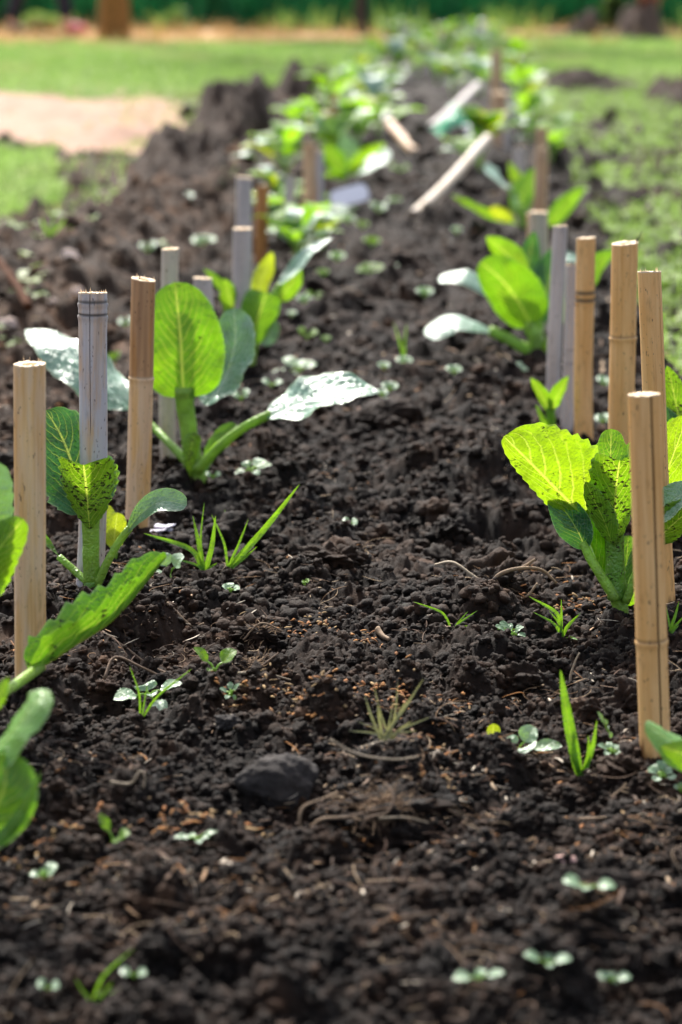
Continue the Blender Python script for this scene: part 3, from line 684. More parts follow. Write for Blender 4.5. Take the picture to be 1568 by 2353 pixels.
# sticks lying or leaning on the soil between the rows
def lying(label, a, b, w, mat, Ya, Yb, flat=.55):
    A = at(a[0], a[1], Ya); Bp = at(b[0], b[1], Yb); A.z = max(A.z, gh(A.x, A.y) + .004); r = w / F * Ya / 2
    ax = Bp - A; L = ax.length; v, f, tone, tp = stake_mesh(L, r, [], None, 0, .95, int(a[0]), 0.0)
    o = raw_mesh('bamboo_stick', v, f, BM[mat], cols=np.array(tone), attr='tone')
    o.matrix_world = Matrix.Translation(A) @ ax.to_track_quat('Z', 'Y').to_matrix().to_4x4()
    cv, cf = cut_mesh(tp, r, int(a[1]), 0); raw_mesh('cut_end', cv, cf, BM['rust' if mat == 'rust' else 'pale'], o, smooth=False)
    return tag(o, label, 'stick', 'loose bamboo sticks between the rows')
g = ground(948, 503).y; lying('long pale bamboo stick leaning diagonally over the soil between the rows', (948, 503), (1122, 318), 27, 'pale', g, g + .75)
g = ground(955, 356).y; lying('short red-brown stick lying on the soil beyond the long pale one', (956, 354), (896, 284), 24, 'brown', g, g + .45)
g = ground(990, 300).y; lying('grey stick lying behind the green plastic, far between the rows', (988, 298), (1100, 196), 24, 'mauve', g, g + 1.2)
lying('dark rust-brown stick half buried in the soil at the left edge', (66, 706), (-6, 596), 22, 'rust', ground(66, 706).y, ground(0, 600).y - .25)
lying('thin dark twig lying flat in the left furrow', (22, 748), (158, 740), 14, 'rust', ground(22, 748).y, ground(158, 740).y)

# ================================================================== PLANTS NEAR THE PHOTOGRAPHER
GL = 'young leafy plants in the left row'; GRT = 'young leafy plants in the right row'
# plant at the left with the big upright leaf
q = Plant(450, 1106, 'plant with one big upright lime leaf and a long white leaf stretched to the right', group=GL)
q.stem([(452, 1112), (446, 1060), (440, 1030)], 44, 34)
q.stem([(436, 1075, .005), (434, 1000, .005), (425, 940, .005), (420, 890, .0)], 34, 44, flat=.45, name='leaf_stalk')
q.leaf([(424, 915, 0), (420, 860, 0), (414, 760, .005), (402, 648, .02)], 192, (.12, 1, .25), 'broad', prof='broad', cup=.35, serr=.035, nser=22, wave=.05, puck=.035, nv=10)
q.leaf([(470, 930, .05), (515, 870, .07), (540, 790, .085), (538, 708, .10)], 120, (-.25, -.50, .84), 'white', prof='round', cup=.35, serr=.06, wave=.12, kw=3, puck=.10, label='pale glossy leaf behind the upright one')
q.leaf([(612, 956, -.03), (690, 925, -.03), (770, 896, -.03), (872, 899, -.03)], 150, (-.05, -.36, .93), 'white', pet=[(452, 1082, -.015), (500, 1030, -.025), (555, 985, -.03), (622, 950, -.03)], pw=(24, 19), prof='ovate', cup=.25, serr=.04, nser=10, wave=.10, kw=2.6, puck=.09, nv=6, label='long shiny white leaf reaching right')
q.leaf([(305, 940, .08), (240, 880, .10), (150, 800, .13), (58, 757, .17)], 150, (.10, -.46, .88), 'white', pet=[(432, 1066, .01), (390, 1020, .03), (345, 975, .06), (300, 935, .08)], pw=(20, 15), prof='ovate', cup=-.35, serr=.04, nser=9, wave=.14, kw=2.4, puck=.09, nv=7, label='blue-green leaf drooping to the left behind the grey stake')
q.leaf([(440, 1108, -.02), (436, 1070, -.025), (438, 1035, -.025), (448, 995, -.022)], 44, (0, 1, .1), 'spotted', prof='spat', cup=.9, serr=.05, nser=6, label='small soil-splashed sheath leaf')
q.leaf([(462, 1104, .01), (478, 1060, .02), (505, 1010, .03), (545, 976, .04)], 44, (-.4, -.6, .4), 'green', prof='obovate', cup=.5, serr=.08, nser=8)
q.leaf([(455, 1100, .0), (468, 1060, .0), (500, 1030, .0), (530, 1010, .0)], 26, (.3, .8, .4), 'lime', prof='spat', cup=.5)

# plant at the left with the cupped, splashed leaf
q = Plant(212, 1376, 'thick-stemmed plant with a cupped soil-splashed leaf before the grey stake', group=GL)
q.stem([(212, 1385), (210, 1335)], 40, 36, 'darkstem', bulge=.0005)
q.stem([(209, 1340), (208, 1270), (207, 1180)], 38, 40, 'stem', name='main_stem', flat=.8)
q.leaf([(207, 1215, -.012), (203, 1165, -.016), (198, 1115, -.022), (192, 1068, -.03)], 152, (.05, 1, .1), 'spotted', prof='cup', cup=1.15, serr=.10, nser=8, wave=.12, kw=1.5, notch=.20, label='cupped leaf splashed with dark soil')
q.leaf([(206, 1200, .004), (218, 1150, .012), (228, 1100, .02), (232, 1066, .026)], 96, (-.1, 1, .2), 'lime', prof='cup', cup=.9, serr=.14, nser=7, wave=.08, notch=.3)
q.leaf([(204, 1180, .012), (178, 1100, .025), (145, 1010, .035), (106, 943, .04)], 165, (.30, -.86, .42), 'dark', prof='broad', cup=.30, serr=.13, nser=9, wave=.05, puck=.05, nv=7, label='upright dark glossy leaf with toothed edge')
q.leaf([(214, 1140, .02), (216, 1085, .03), (218, 1030, .035)], 48, (.5, .8, .1), 'lime', prof='ovate', cup=.8, serr=.10, nser=7)
q.leaf([(196, 1150, .02), (150, 1110, .03), (98, 1060, .04)], 74, (0, .9, .4), 'lime', prof='ovate', cup=.5, serr=.1, nser=9)
q.leaf([(288, 1228, .0), (320, 1185, -.01), (370, 1152, -.015), (430, 1160, -.02)], 62, (-.25, -.70, .67), 'waxy', pet=[(222, 1345, -.003), (245, 1295, -.005), (270, 1250, -.003), (298, 1212, .0)], pw=(20, 17), prof='obovate', cup=.55, serr=.02, wave=.03, puck=.02, label='narrow grey-green leaf bending right')
q.leaf([(140, 1282, .02), (105, 1245, .03), (60, 1215, .03)], 34, (.2, -.5, .8), 'green', pet=[(204, 1342, 0), (175, 1315, .01), (135, 1280, .02)], pw=(18, 16), prof='spat', cup=.6)

q = Plant(264, 1268, 'small yellow-green sprout with two cupped leaves before the brown-topped stake', group=GL, Y=2.56)
q.stem([(262, 1300), (262, 1255)], 14, 18, 'stem')
q.leaf([(262, 1262), (264, 1225), (270, 1178)], 60, (.0, 1, .2), 'yellow', prof='round', cup=1.1, serr=.1, nser=6)
q.leaf([(256, 1250, .01), (252, 1205, .012), (250, 1160, .02)], 44, (.2, 1, .0), 'yellow', prof='ovate', cup=.8, serr=.12, nser=6)

# plants cut by the left edge
q = Plant(-60, 1880, 'big plant cut by the left edge, its long folded leaf crossing the yellow stake', group=GL, Y=1.62)
q.stem([(-60, 1900), (-55, 1760), (-45, 1660)], 50, 40)
q.leaf([(70, 1548, .28), (160, 1490, .31), (270, 1415, .36), (384, 1280, .42)], 190, (.10, .22, 1), 'folded', pet=[(-45, 1640, .10), (-5, 1600, .18), (40, 1570, .24), (95, 1530, .29)], pw=(30, 28), prof='broad', cup=0, fold=1.15, serr=.16, nser=8, wave=.10, kw=2.2, puck=.05, nv=7, N=70, label='long leaf folded along its midrib, toothed upper edge')
q.leaf([(-40, 1745, .0), (20, 1690, -.01), (70, 1625, -.015), (116, 1588, -.01)], 150, (-.20, -.38, .90), 'gloss', prof='broad', cup=-.5, serr=.05, nser=8, wave=.08, puck=.06, label='shiny pale leaf curling over')
q.leaf([(-50, 1935, -.03), (-20, 1880, -.03), (10, 1810, -.03), (15, 1730, -.02)], 165, (.25, -.90, .35), 'green', prof='round', cup=.45, serr=.03, wave=.08, puck=.08, nv=5, label='rounded leaf with a pale rim')
q.leaf([(-30, 1960, -.05), (30, 1895, -.05), (66, 1835, -.05), (94, 1774, -.05)], 36, (.6, .6, .3), 'green', prof='lance', cup=.8)
q.leaf([(-45, 1650, .02), (-10, 1610, .03), (20, 1555, .04)], 40, (.2, .9, .3), 'lime', prof='ovate', cup=.5, serr=.08)
q = Plant(-90, 1600, 'plant cut by the left edge, a toothed blue-green leaf before the yellow stake', group=GL, Y=1.92)
q.stem([(-90, 1620), (-85, 1450), (-75, 1360)], 40, 34)
q.leaf([(-75, 1360, 0), (-50, 1260, -.01), (-25, 1150, -.015), (-2, 1062, -.01)], 128, (.35, -.80, .5), 'waxy', prof='broad', cup=.4, serr=.10, nser=11, wave=.07, puck=.08, label='toothed blue-green leaf')
q.leaf([(-75, 1400, -.01), (-40, 1330, -.015), (0, 1260, -.02), (54, 1192, -.02)], 110, (.3, .9, .3), 'lime', prof='broad', cup=.5, serr=.08, nser=9, wave=.08, label='pale green underside of a leaf')

# broad-leaved plant at the right
q = Plant(1428, 1420, 'broad-leaved plant with a big glowing lime leaf beside the cracked stake', group=GRT)
q.stem([(1430, 1430), (1424, 1392), (1418, 1365)], 34, 40, bulge=.0004)
q.stem([(1416, 1375), (1412, 1300), (1410, 1215)], 46, 42, 'darkstem', name='main_stem')
q.leaf([(1350, 1192, .0), (1305, 1150, -.005), (1240, 1085, -.01), (1158, 1003, -.012)], 250, (.16, 1, .22), 'fewspots', pet=[(1412, 1368, .008), (1392, 1300, .008), (1368, 1235, .004), (1335, 1172, 0)], pw=(24, 46), pmat='lime', flat=.35, prof='broad', cup=.40, serr=.085, nser=11, wave=.06, asym=(1.0, .36), puck=.03, nv=6, N=64, label='big leaf glowing yellow-green against the light')
q.leaf([(1414, 1255, -.01), (1412, 1190, -.015), (1416, 1120, -.02), (1424, 1058, -.03)], 128, (-.05, 1, .15), 'spotted', prof='cup', cup=.9, serr=.10, nser=8, wave=.06, notch=.3, label='upright leaf splashed with dark soil')
q.leaf([(1408, 1250, -.02), (1390, 1200, -.025), (1366, 1150, -.03), (1346, 1106, -.035)], 58, (.3, .9, .2), 'spotted', prof='ovate', cup=.6, serr=.1, nser=6)
q.leaf([(1404, 1180, .04), (1404, 1110, .045), (1404, 1050, .05), (1405, 985, .055)], 92, (.05, -1, .25), 'green', prof='broad', cup=.35, serr=.13, nser=6, puck=.05, nv=6, label='pointed bright green leaf')
q.leaf([(1425, 1140, .05), (1445, 1070, .055), (1462, 1008, .06)], 66, (-.3, -.9, .25), 'green', prof='ovate', cup=.4, serr=.1, nser=7)
q.leaf([(1382, 1135, .01), (1372, 1110, .012), (1360, 1062, .015)], 46, (.2, -1, .3), 'dark', prof='ovate', cup=.4)
q.leaf([(1346, 1262, -.005), (1325, 1215, -.004), (1295, 1170, 0), (1258, 1132, .004)], 84, (-.42, -.72, .45), 'dark', pet=[(1414, 1378, -.012), (1385, 1330, -.012), (1360, 1290, -.01), (1338, 1245, -.005)], pw=(24, 20), prof='ovate', cup=.5, serr=.03, label='dark shaded leaf under the glowing one')
q.leaf([(1396, 1320, .04), (1378, 1290, .045), (1362, 1262, .05), (1340, 1240, .055)], 50, (-.2, -.6, .7), 'waxy', prof='ovate', cup=.3)
q.leaf([(1434, 1350, .01), (1440, 1290, .015), (1444, 1230, .02)], 40, (.4, .9, .1), 'green', prof='spat', cup=.6)
q.leaf([(1478, 1210, .03), (1510, 1140, .035), (1545, 1050, .04), (1580, 955, .045)], 118, (-.25, .95, .2), 'fewspots', pet=[(1432, 1375, .0), (1448, 1310, .01), (1465, 1250, .02), (1482, 1200, .03)], pw=(22, 26), pmat='lime', flat=.5, prof='broad', cup=.5, serr=.07, nser=12, wave=.06, label='pale lime leaf to the right of the cracked stake')
q.leaf([(1505, 1190, .0), (1535, 1158, -.005), (1570, 1135, -.01), (1620, 1125, -.01)], 72, (-.1, -.72, .65), 'waxy', pet=[(1436, 1385, -.008), (1460, 1320, -.008), (1485, 1250, -.004), (1508, 1188, 0)], pw=(20, 16), prof='broad', cup=.4)
q.leaf([(1500, 1250, .01), (1535, 1215, .0), (1570, 1185, -.01), (1620, 1150, -.01)], 92, (.1, .85, .5), 'spotted', prof='broad', cup=.6, serr=.06)
q.leaf([(1440, 1390, .0), (1458, 1360, .0), (1480, 1330, .0)], 34, (.3, .8, .4), 'lime', prof='lance', cup=.6)
# plant behind it at the right edge
q = Plant(1590, 1225, 'plant at the right edge behind the leaning tan stake, leaves dotted with soil', group=GRT, Y=2.66)
q.stem([(1590, 1230), (1582, 1120), (1572, 1040)], 34, 28)
q.leaf([(1570, 1030, 0), (1560, 960, .0), (1548, 900, .0), (1533, 840, .0)], 66, (.4, .9, .1), 'spotted', prof='ovate', cup=.5, serr=.1, nser=8)
q.leaf([(1565, 1020, -.01), (1545, 990, -.01), (1530, 970, -.01), (1512, 925, -.01)], 62, (.3, -.9, .3), 'dark', prof='ovate', cup=.4, serr=.08)
q.leaf([(1575, 1040, .02), (1585, 960, .03), (1590, 860, .03)], 74, (-.3, -.8, .4), 'green', prof='ovate', cup=.4, serr=.1)
q.leaf([(1570, 1040, -.02), (1550, 1000, -.04), (1545, 960, -.06)], 60, (-.2, .8, .5), 'lime', prof='ovate', cup=.4, serr=.1)
# foreground leaf at the right edge
q = Plant(1680, 1900, 'foreground plant at the right edge, one curled leaf over the cracked stake', group=GRT, Y=1.78)
q.stem([(1680, 1910), (1672, 1850), (1660, 1800)], 40, 34)
q.leaf([(1680, 1800, 0), (1620, 1745, -.01), (1560, 1712, -.015), (1482, 1662, -.015)], 122, (.12, -.40, .90), 'gloss', prof='round', cup=-.75, serr=.06, nser=8, wave=.08, label='curled leaf with a shiny rim')
q.leaf([(1680, 1810, -.03), (1640, 1770, -.035), (1590, 1740, -.035), (1520, 1715, -.03)], 90, (.35, .8, -.3), 'lime', prof='ovate', cup=.5, serr=.08)

# plant in the right row with two white leaves
q = Plant(1236, 832, 'plant with two flat white leaves stretched left in front of the grey stakes', group=GRT)
q.stem([(1238, 838), (1234, 790), (1228, 760)], 34, 30)
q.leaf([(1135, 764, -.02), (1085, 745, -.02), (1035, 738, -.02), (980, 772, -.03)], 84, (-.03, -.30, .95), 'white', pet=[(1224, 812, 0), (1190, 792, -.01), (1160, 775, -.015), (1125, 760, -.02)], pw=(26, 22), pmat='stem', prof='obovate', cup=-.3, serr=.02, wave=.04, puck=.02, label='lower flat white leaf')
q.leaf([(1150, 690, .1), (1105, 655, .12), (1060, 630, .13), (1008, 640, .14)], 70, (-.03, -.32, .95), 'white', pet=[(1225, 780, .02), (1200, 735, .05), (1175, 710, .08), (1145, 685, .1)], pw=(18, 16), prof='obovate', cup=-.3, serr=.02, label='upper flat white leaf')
q.leaf([(1222, 748, 0), (1190, 690, -.005), (1150, 640, -.01), (1104, 602, -.01)], 128, (.22, 1, .25), 'broad', pet=[(1230, 815, 0), (1226, 780, 0), (1215, 740, 0)], pw=(26, 24), prof='broad', cup=.45, serr=.03, wave=.05, label='large mid-green leaf turned sideways')
q.leaf([(1236, 745, .04), (1252, 690, .05), (1266, 630, .06), (1282, 562, .07)], 92, (-.2, -.92, .35), 'dark', pet=[(1234, 815, .02), (1236, 780, .03), (1238, 735, .04)], pw=(26, 22), prof='ovate', cup=.35, serr=.02, label='dark blue-green upright leaf')
q.leaf([(1206, 640, .06), (1180, 600, .07), (1150, 570, .08), (1118, 544, .08)], 62, (.1, .9, .4), 'lime', prof='ovate', cup=.4)
q.leaf([(1215, 640, .08), (1218, 590, .09), (1228, 530, .09)], 44, (.1, -.9, .4), 'dark', prof='ovate', cup=.3)
q.leaf([(1290, 740, .10), (1330, 670, .14), (1372, 610, .18), (1415, 575, .2)], 76, (-.2, .9, .3), 'green', prof='ovate', cup=.3)
q.leaf([(1275, 600, .12), (1300, 590, .13), (1340, 600, .14)], 40, (.1, -.5, .9), 'white', prof='round', cup=.3)
q.leaf([(1242, 828, -.01), (1256, 795, -.015), (1268, 758, -.02)], 26, (.3, .9, .1), 'lime', prof='lance', cup=.7)
q.leaf([(1190, 740, .10), (1165, 718, .11), (1140, 712, .12)], 30, (0, -.4, 1), 'white', prof='round', cup=.2)
# sprout before the grey stakes
q = Plant(1268, 990, 'three-leaved light green sprout at the foot of the grey stakes', group=GRT, Y=3.18)
q.stem([(1268, 1000), (1266, 960), (1264, 935)], 20, 20, 'lime')
q.leaf([(1264, 950), (1248, 915), (1220, 868)], 40, (.5, .7, .4), 'lime', prof='ovate', cup=.6)
q.leaf([(1268, 945, -.005), (1284, 905, -.01), (1306, 864, -.01)], 42, (-.4, .8, .4), 'lime', prof='ovate', cup=.6)
q.leaf([(1262, 990), (1248, 965, -.01), (1232, 930, -.01)], 20, (.4, .7, .4), 'green', prof='lance', cup=.6)
# plant further back, right row
q = Plant(1210, 520, 'plant with a white oval leaf held up left of the slim tan stake', group=GRT)
q.stem([(1210, 530), (1200, 490), (1195, 470)], 24, 20)
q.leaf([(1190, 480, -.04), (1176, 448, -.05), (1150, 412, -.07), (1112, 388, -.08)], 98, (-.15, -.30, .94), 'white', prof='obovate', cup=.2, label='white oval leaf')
q.leaf([(1192, 495, .02), (1200, 450, .03), (1220, 415, .04), (1236, 384, .04)], 56, (.3, .9, .2), 'green', prof='ovate', cup=.3)
q.leaf([(1190, 515, -.05), (1130, 500, -.06), (1085, 475, -.08), (1038, 448, -.1)], 44, (.2, .4, .9), 'green', prof='ovate', cup=.4)
q.leaf([(1230, 525, .02), (1275, 500, .04), (1310, 462, .05), (1348, 428, .05)], 52, (-.3, .8, .4), 'green', prof='ovate', cup=.3)
q.leaf([(1180, 505, -.1), (1150, 492, -.12), (1132, 475, -.14)], 34, (.2, .9, .4), 'yellow', prof='round', cup=.5)
q.leaf([(1205, 455, .2), (1190, 420, .22), (1170, 372, .24)], 34, (.2, .8, .5), 'lime', prof='ovate', cup=.3)
# plant behind the big upright leaf, left row
q = Plant(566, 852, 'blurred plant with cupped lime leaves wrapped round the front grey stake', group=GL)
q.stem([(566, 858), (572, 810), (580, 760)], 34, 34)
q.leaf([(580, 800, -.03), (588, 750, -.035), (600, 710, -.04), (612, 672, -.04)], 96, (-.1, 1, .1), 'green', prof='cup', cup=.9, serr=.05)
q.leaf([(565, 780, .0), (545, 725, .0), (528, 685, .0), (516, 640, 0)], 66, (.3, .9, .2), 'lime', prof='ovate', cup=.5)
q.leaf([(560, 740, .03), (530, 690, .04), (500, 650, .05), (468, 618, .06)], 58, (.1, .6, .8), 'green', prof='ovate', cup=.3)
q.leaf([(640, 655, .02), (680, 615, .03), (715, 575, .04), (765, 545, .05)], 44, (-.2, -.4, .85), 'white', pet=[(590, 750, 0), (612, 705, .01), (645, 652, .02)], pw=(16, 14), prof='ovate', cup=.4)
q.leaf([(600, 790, -.02), (618, 770, -.02), (632, 735, -.02)], 46, (-.2, -.8, .5), 'waxy', prof='round', cup=.3)
q.leaf([(592, 690, .06), (600, 650, .07), (614, 615, .08), (626, 578, .08)], 46, (-.2, 1, .1), 'yellow', prof='ovate', cup=.6)
q.leaf([(640, 690, .03), (670, 650, .04), (690, 610, .05)], 54, (-.1, .9, .3), 'lime', prof='ovate', cup=.4)
# plant beside the flat white leaf, left row
q = Plant(800, 432, 'far plant with a white leaf lying out over the soil between the rows', group=GL)
q.stem([(800, 436), (795, 410), (790, 390)], 24, 20)
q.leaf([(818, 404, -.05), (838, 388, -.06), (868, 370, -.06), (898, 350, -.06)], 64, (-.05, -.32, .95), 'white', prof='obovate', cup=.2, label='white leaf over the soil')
q.leaf([(790, 400, .0), (765, 360, .0), (745, 330, .0)], 50, (.2, .9, .3), 'green', prof='ovate', cup=.3)
q.leaf([(800, 400, .02), (835, 370, .03), (885, 330, .05)], 52, (0, .7, .6), 'lime', prof='ovate', cup=.3)
q.leaf([(795, 395, .06), (800, 350, .08), (790, 305, .1)], 48, (.2, -.8, .4), 'waxy', prof='ovate', cup=.3)
q.leaf([(790, 415, -.05), (770, 405, -.07), (740, 400, -.1)], 44, (.1, .5, .9), 'green', prof='ovate', cup=.3)

# ================================================================== THE REST OF THE TWO ROWS (blurred by distance)
def proto_plant(seed):
    rg = random.Random(seed); e = bpy.data.objects.new('leafy_plant', None); COL.objects.link(e); e.empty_display_size = .05; O = Vector((0, 0, 0))
    hh = rg.uniform(.05, .09)
    tube('stem', [(0, 0, -.02), (.004, 0, hh * .5), (0, .003, hh)], .0085, .007, LM['stem'], e, O, seg=8)
    for k in range(rg.randint(9, 12)):
        a = k * 2.4 + rg.uniform(-.4, .4); up = rg.uniform(.35, 1.3); L = rg.uniform(.09, .16); d = Vector((math.cos(a), math.sin(a), 0))
        p0 = Vector((0, 0, hh * rg.uniform(.3, 1))); p1 = p0 + d * L * .4 * math.cos(up) + Vector((0, 0, L * .5 * math.sin(up)))
        p2 = p0 + d * L * .8 * math.cos(up * .8) + Vector((0, 0, L * .9 * math.sin(up))); p3 = p0 + d * L * 1.15 * math.cos(up * .6) + Vector((0, 0, L * math.sin(up * .85)))
        hint = Vector((0, 0, 1)) * math.cos(up) - d * math.sin(up)
        v, f, uv = leaf_mesh([p1, (p1 + p2) / 2 + Vector((0, 0, .004)), p2, p3], L * rg.uniform(.25, .36), hint, prof=rg.choice(['ovate', 'obovate', 'round']), cup=.35, N=18, M=9, serr=.05)
        o = raw_mesh('leaf', v, f, LM[rg.choice(['young', 'young', 'young', 'young', 'lime', 'broad', 'white', 'white', 'dark', 'young', 'yellow'])], e, uv=uv)
        tube('petiole', [p0, (p0 + p1) / 2 + Vector((0, 0, -.003)), p1], .0045, .0035, LM['stem'], o, O, n=6, seg=6)
    return e
PROTO = [proto_plant(100 + i) for i in range(6)]; USED = set()
ORD = ['first', 'second', 'third', 'fourth', 'fifth', 'sixth', 'seventh', 'eighth', 'ninth', 'tenth', 'eleventh', 'twelfth', 'thirteenth', 'fourteenth', 'fifteenth', 'sixteenth', 'seventeenth', 'eighteenth', 'nineteenth', 'twentieth', 'twenty-first', 'twenty-second', 'twenty-third', 'twenty-fourth', 'twenty-fifth', 'twenty-sixth']
def far_plant(px, py, i, label, group, sc):
    g = ground(px, py)
    if i not in USED: USED.add(i); c = PROTO[i]
    else: c = copy_tree(PROTO[i])
    c.location = g; c.rotation_euler = (0, 0, random.uniform(0, 6.28)); c.scale = (sc,) * 3
    tag(c, label, 'plant', group)
LF = [(684, 612), (738, 582), (640, 545), (640, 490), (690, 592), (655, 430), (765, 385), (690, 330), (820, 345), (870, 318), (765, 285), (850, 275), (795, 235), (880, 235), (830, 195), (915, 190), (870, 150), (950, 140), (910, 110), (985, 112), (940, 96)]
for k, (a, b) in enumerate(LF):
    far_plant(a, b, k % 6, 'blurred leafy plant, %s from the front beyond the orange-brown stake, left row' % ORD[k], GL + ' beyond the orange-brown stake', random.uniform(1.0, 1.3) * (.92 if k > 4 else .58))
RF = [(1105, 395), (1270, 385), (1215, 330), (1105, 222), (1205, 262), (1095, 190), (1190, 200), (1105, 160), (1185, 165), (1100, 135), (1050, 145), (1120, 128), (1020, 165), (1060, 112), (1140, 112), (1090, 98), (1030, 98), (1120, 92), (1040, 212), (1000, 130), (965, 125), (1005, 192), (960, 172), (1030, 182)]
for k, (a, b) in enumerate(RF):
    far_plant(a, b, (k + 3) % 6, 'blurred leafy plant, %s from the front among those behind the white oval leaf, right row' % ORD[k], GRT + ' beyond the white oval leaf', random.uniform(.8, 1.1))
for i in range(6):
    if i not in USED: raise RuntimeError('unused prototype')

# ================================================================== SMALL WEEDS AND GRASS TUFTS ON THE SOIL
class Weed(Plant):
    def __init__(s, bx, by, label, cat='seedling', group='small weeds on the soil', name='weed_seedling'):
        super().__init__(bx, by, label, cat, group, name)
    def put(s, tips, w, mat='seed', prof='ovate', stemw=5, hint=(0, -.30, .95), **k):
        for i, t in enumerate(tips):
            ww = t[3] if len(t) > 3 else w; dy = t[2] if len(t) > 2 else 0
            b = (s.bx, s.by); c = (b[0] + (t[0] - b[0]) * .35, b[1] + (t[1] - b[1]) * .35, dy * .35)
            m = ((c[0] + t[0]) / 2, (c[1] + t[1]) / 2 - ww * .18, dy * .7)
            s.leaf([c, m, (t[0], t[1], dy)], ww * 1.45, hint, mat, pet=[(b[0], b[1] + 4, 0), ((b[0] + c[0]) / 2, (b[1] + c[1]) / 2 - 2, dy * .2), c], pw=(stemw, stemw * .8), prof=prof, N=20, M=9, serr=.02, cup=.4, wave=.04, puck=.02, **k)
        return s
def weed(bx, by, label, tips, w, mat='seed', root=8, **k):
    q = Weed.__new__(Weed); q.bx, q.by = bx, by; Weed.__init__(q, bx, by + root, label); return q.put(tips, w, mat, **k)
weed(1190, 1750, 'largest pale seedling with five rounded leaves, right of the yellow round leaf', [(1232, 1700, .01, 34), (1118, 1768, -.01, 30), (1292, 1742, 0, 24), (1205, 1760, -.02, 52), (1136, 1815, -.03, 28), (1165, 1722, .01, 24)], 30, 'seed', hint=(0, -.55, .83))
weed(1134, 1722, 'single round yellow leaf on a thin stalk by the large pale seedling', [(1134, 1672, -.005, 22)], 22, 'yellow', prof='round', hint=(0, -1, .2))
weed(1350, 2150, 'pale two-leaved seedling on bare soil, low at the right', [(1290, 2138, 0, 30), (1412, 2150, 0, 26), (1340, 2160, -.02, 22)], 28)
weed(342, 1622, 'grey-green weed with four oval leaves before the big clod hollow', [(262, 1636, -.01, 34), (330, 1602, .01, 38), (420, 1598, 0, 26), (380, 1668, -.02, 26), (352, 1628, -.01, 22)], 30)
weed(495, 1605, 'bright green twin-leaf seedling right of the grey-green weed', [(446, 1556, 0, 22), (545, 1562, .01, 30), (478, 1610, -.01, 12)], 24, 'lime')
weed(530, 1618, 'tiny feathery seedling touching the bright twin-leaf one', [(505, 1606, 0), (552, 1595, 0), (520, 1630, -.01), (542, 1632, 0), (530, 1590, .01)], 10, 'weed')
weed(390, 1345, 'pale two-storey seedling under the tip of the long folded leaf', [(425, 1308, 0, 36), (368, 1300, .01, 30), (360, 1350, -.01, 18), (405, 1388, -.02, 22), (358, 1385, -.02, 16)], 28)
weed(1178, 1475, 'small silvery feathery weed with narrow lobes, right of centre', [(1138, 1455, 0), (1150, 1445, .01), (1168, 1450, .01), (1195, 1462, 0), (1208, 1478, 0), (1200, 1455, .01), (1165, 1482, -.01)], 12, 'weed', prof='obovate')
weed(1408, 1750, 'small feathery weed right of the tall grass blade', [(1372, 1735, 0, 14), (1390, 1758, -.01), (1420, 1735, .01), (1438, 1748, 0), (1395, 1728, .01), (1425, 1760, -.01)], 12, 'weed')
weed(1395, 1690, 'thin upright weed sprig beside the tall grass blade', [(1372, 1650, 0), (1398, 1690, 0), (1388, 1668, 0), (1405, 1712, 0)], 10, 'weed', root=60)
weed(1522, 1800, 'silvery feathery weed under the curled leaf at the right edge', [(1488, 1788, 0), (1500, 1775, .01), (1520, 1765, .01), (1545, 1790, 0), (1550, 1808, -.01), (1505, 1812, -.01), (1535, 1778, .01)], 16, 'weed', prof='obovate')
weed(1565, 1830, 'second silvery feathery weed, cut by the right edge', [(1548, 1822, 0), (1560, 1812, 0), (1580, 1825, 0)], 14, 'weed')
weed(262, 1945, 'seedling with one yellow round leaf and one green leaf on a stalk, lower left', [(300, 1928, 0, 26), (228, 1882, .01, 18), (268, 1950, -.01, 16)], 22, 'lime')
weed(455, 1952, 'low spreading seedling with pale narrow leaves, lower left of centre', [(400, 1950, 0), (432, 1945, .01), (482, 1950, 0), (520, 1925, .01), (500, 1938, .01), (460, 1965, -.01)], 14)
weed(102, 2030, 'small green seedling with split leaves near the left edge', [(68, 2025, 0, 16), (130, 2000, .01, 22), (92, 2015, 0, 16), (125, 2022, 0, 14)], 16)
weed(110, 2288, 'tiny round pale seedling at the lower left', [(85, 2280, 0, 24), (138, 2285, 0, 22)], 22)
weed(1100, 2282, 'blurred pale seedling, leftmost of three in a line at the bottom', [(1040, 2284, 0, 26), (1160, 2270, 0, 18), (1112, 2262, .01, 18), (1090, 2276, 0, 16)], 22)
weed(1256, 2284, 'blurred pale seedling, middle of three in a line at the bottom', [(1202, 2266, 0, 22), (1312, 2276, 0, 22), (1262, 2264, .01, 18), (1265, 2296, -.01, 16)], 20)
weed(1405, 2268, 'blurred pale seedling, rightmost of three in a line at the bottom', [(1370, 2260, 0, 20), (1450, 2262, 0, 20), (1400, 2250, .01, 18), (1420, 2275, 0, 18)], 18)
weed(310, 2352, 'pale seedling cut by the bottom edge', [(278, 2345, 0, 20), (340, 2348, 0, 20)], 20)
weed(804, 1210, 'tiny round pale seedling alone on the soil, centre', [(788, 1204, 0, 20), (822, 1208, 0, 20)], 18)
weed(530, 1370, 'tiny pale seedling at the foot of the two grass tufts', [(510, 1360, 0, 14), (552, 1366, 0, 16), (528, 1352, .01, 14)], 14)
weed(575, 1092, 'low clump of pale small leaves behind the splashed sheath leaf', [(540, 1102, 0, 16), (610, 1070, .02, 22), (560, 1074, .01, 18), (596, 1104, -.01, 14), (625, 1080, .01, 18)], 16)
weed(490, 1112, 'tiny pale seedling at the foot of the plant with the white leaf', [(472, 1106, 0, 14), (508, 1108, 0, 16)], 14)
weed(555, 948, 'small pale seedling between the upright leaf and the white leaf', [(535, 938, 0, 18), (575, 930, 0, 22)], 18)
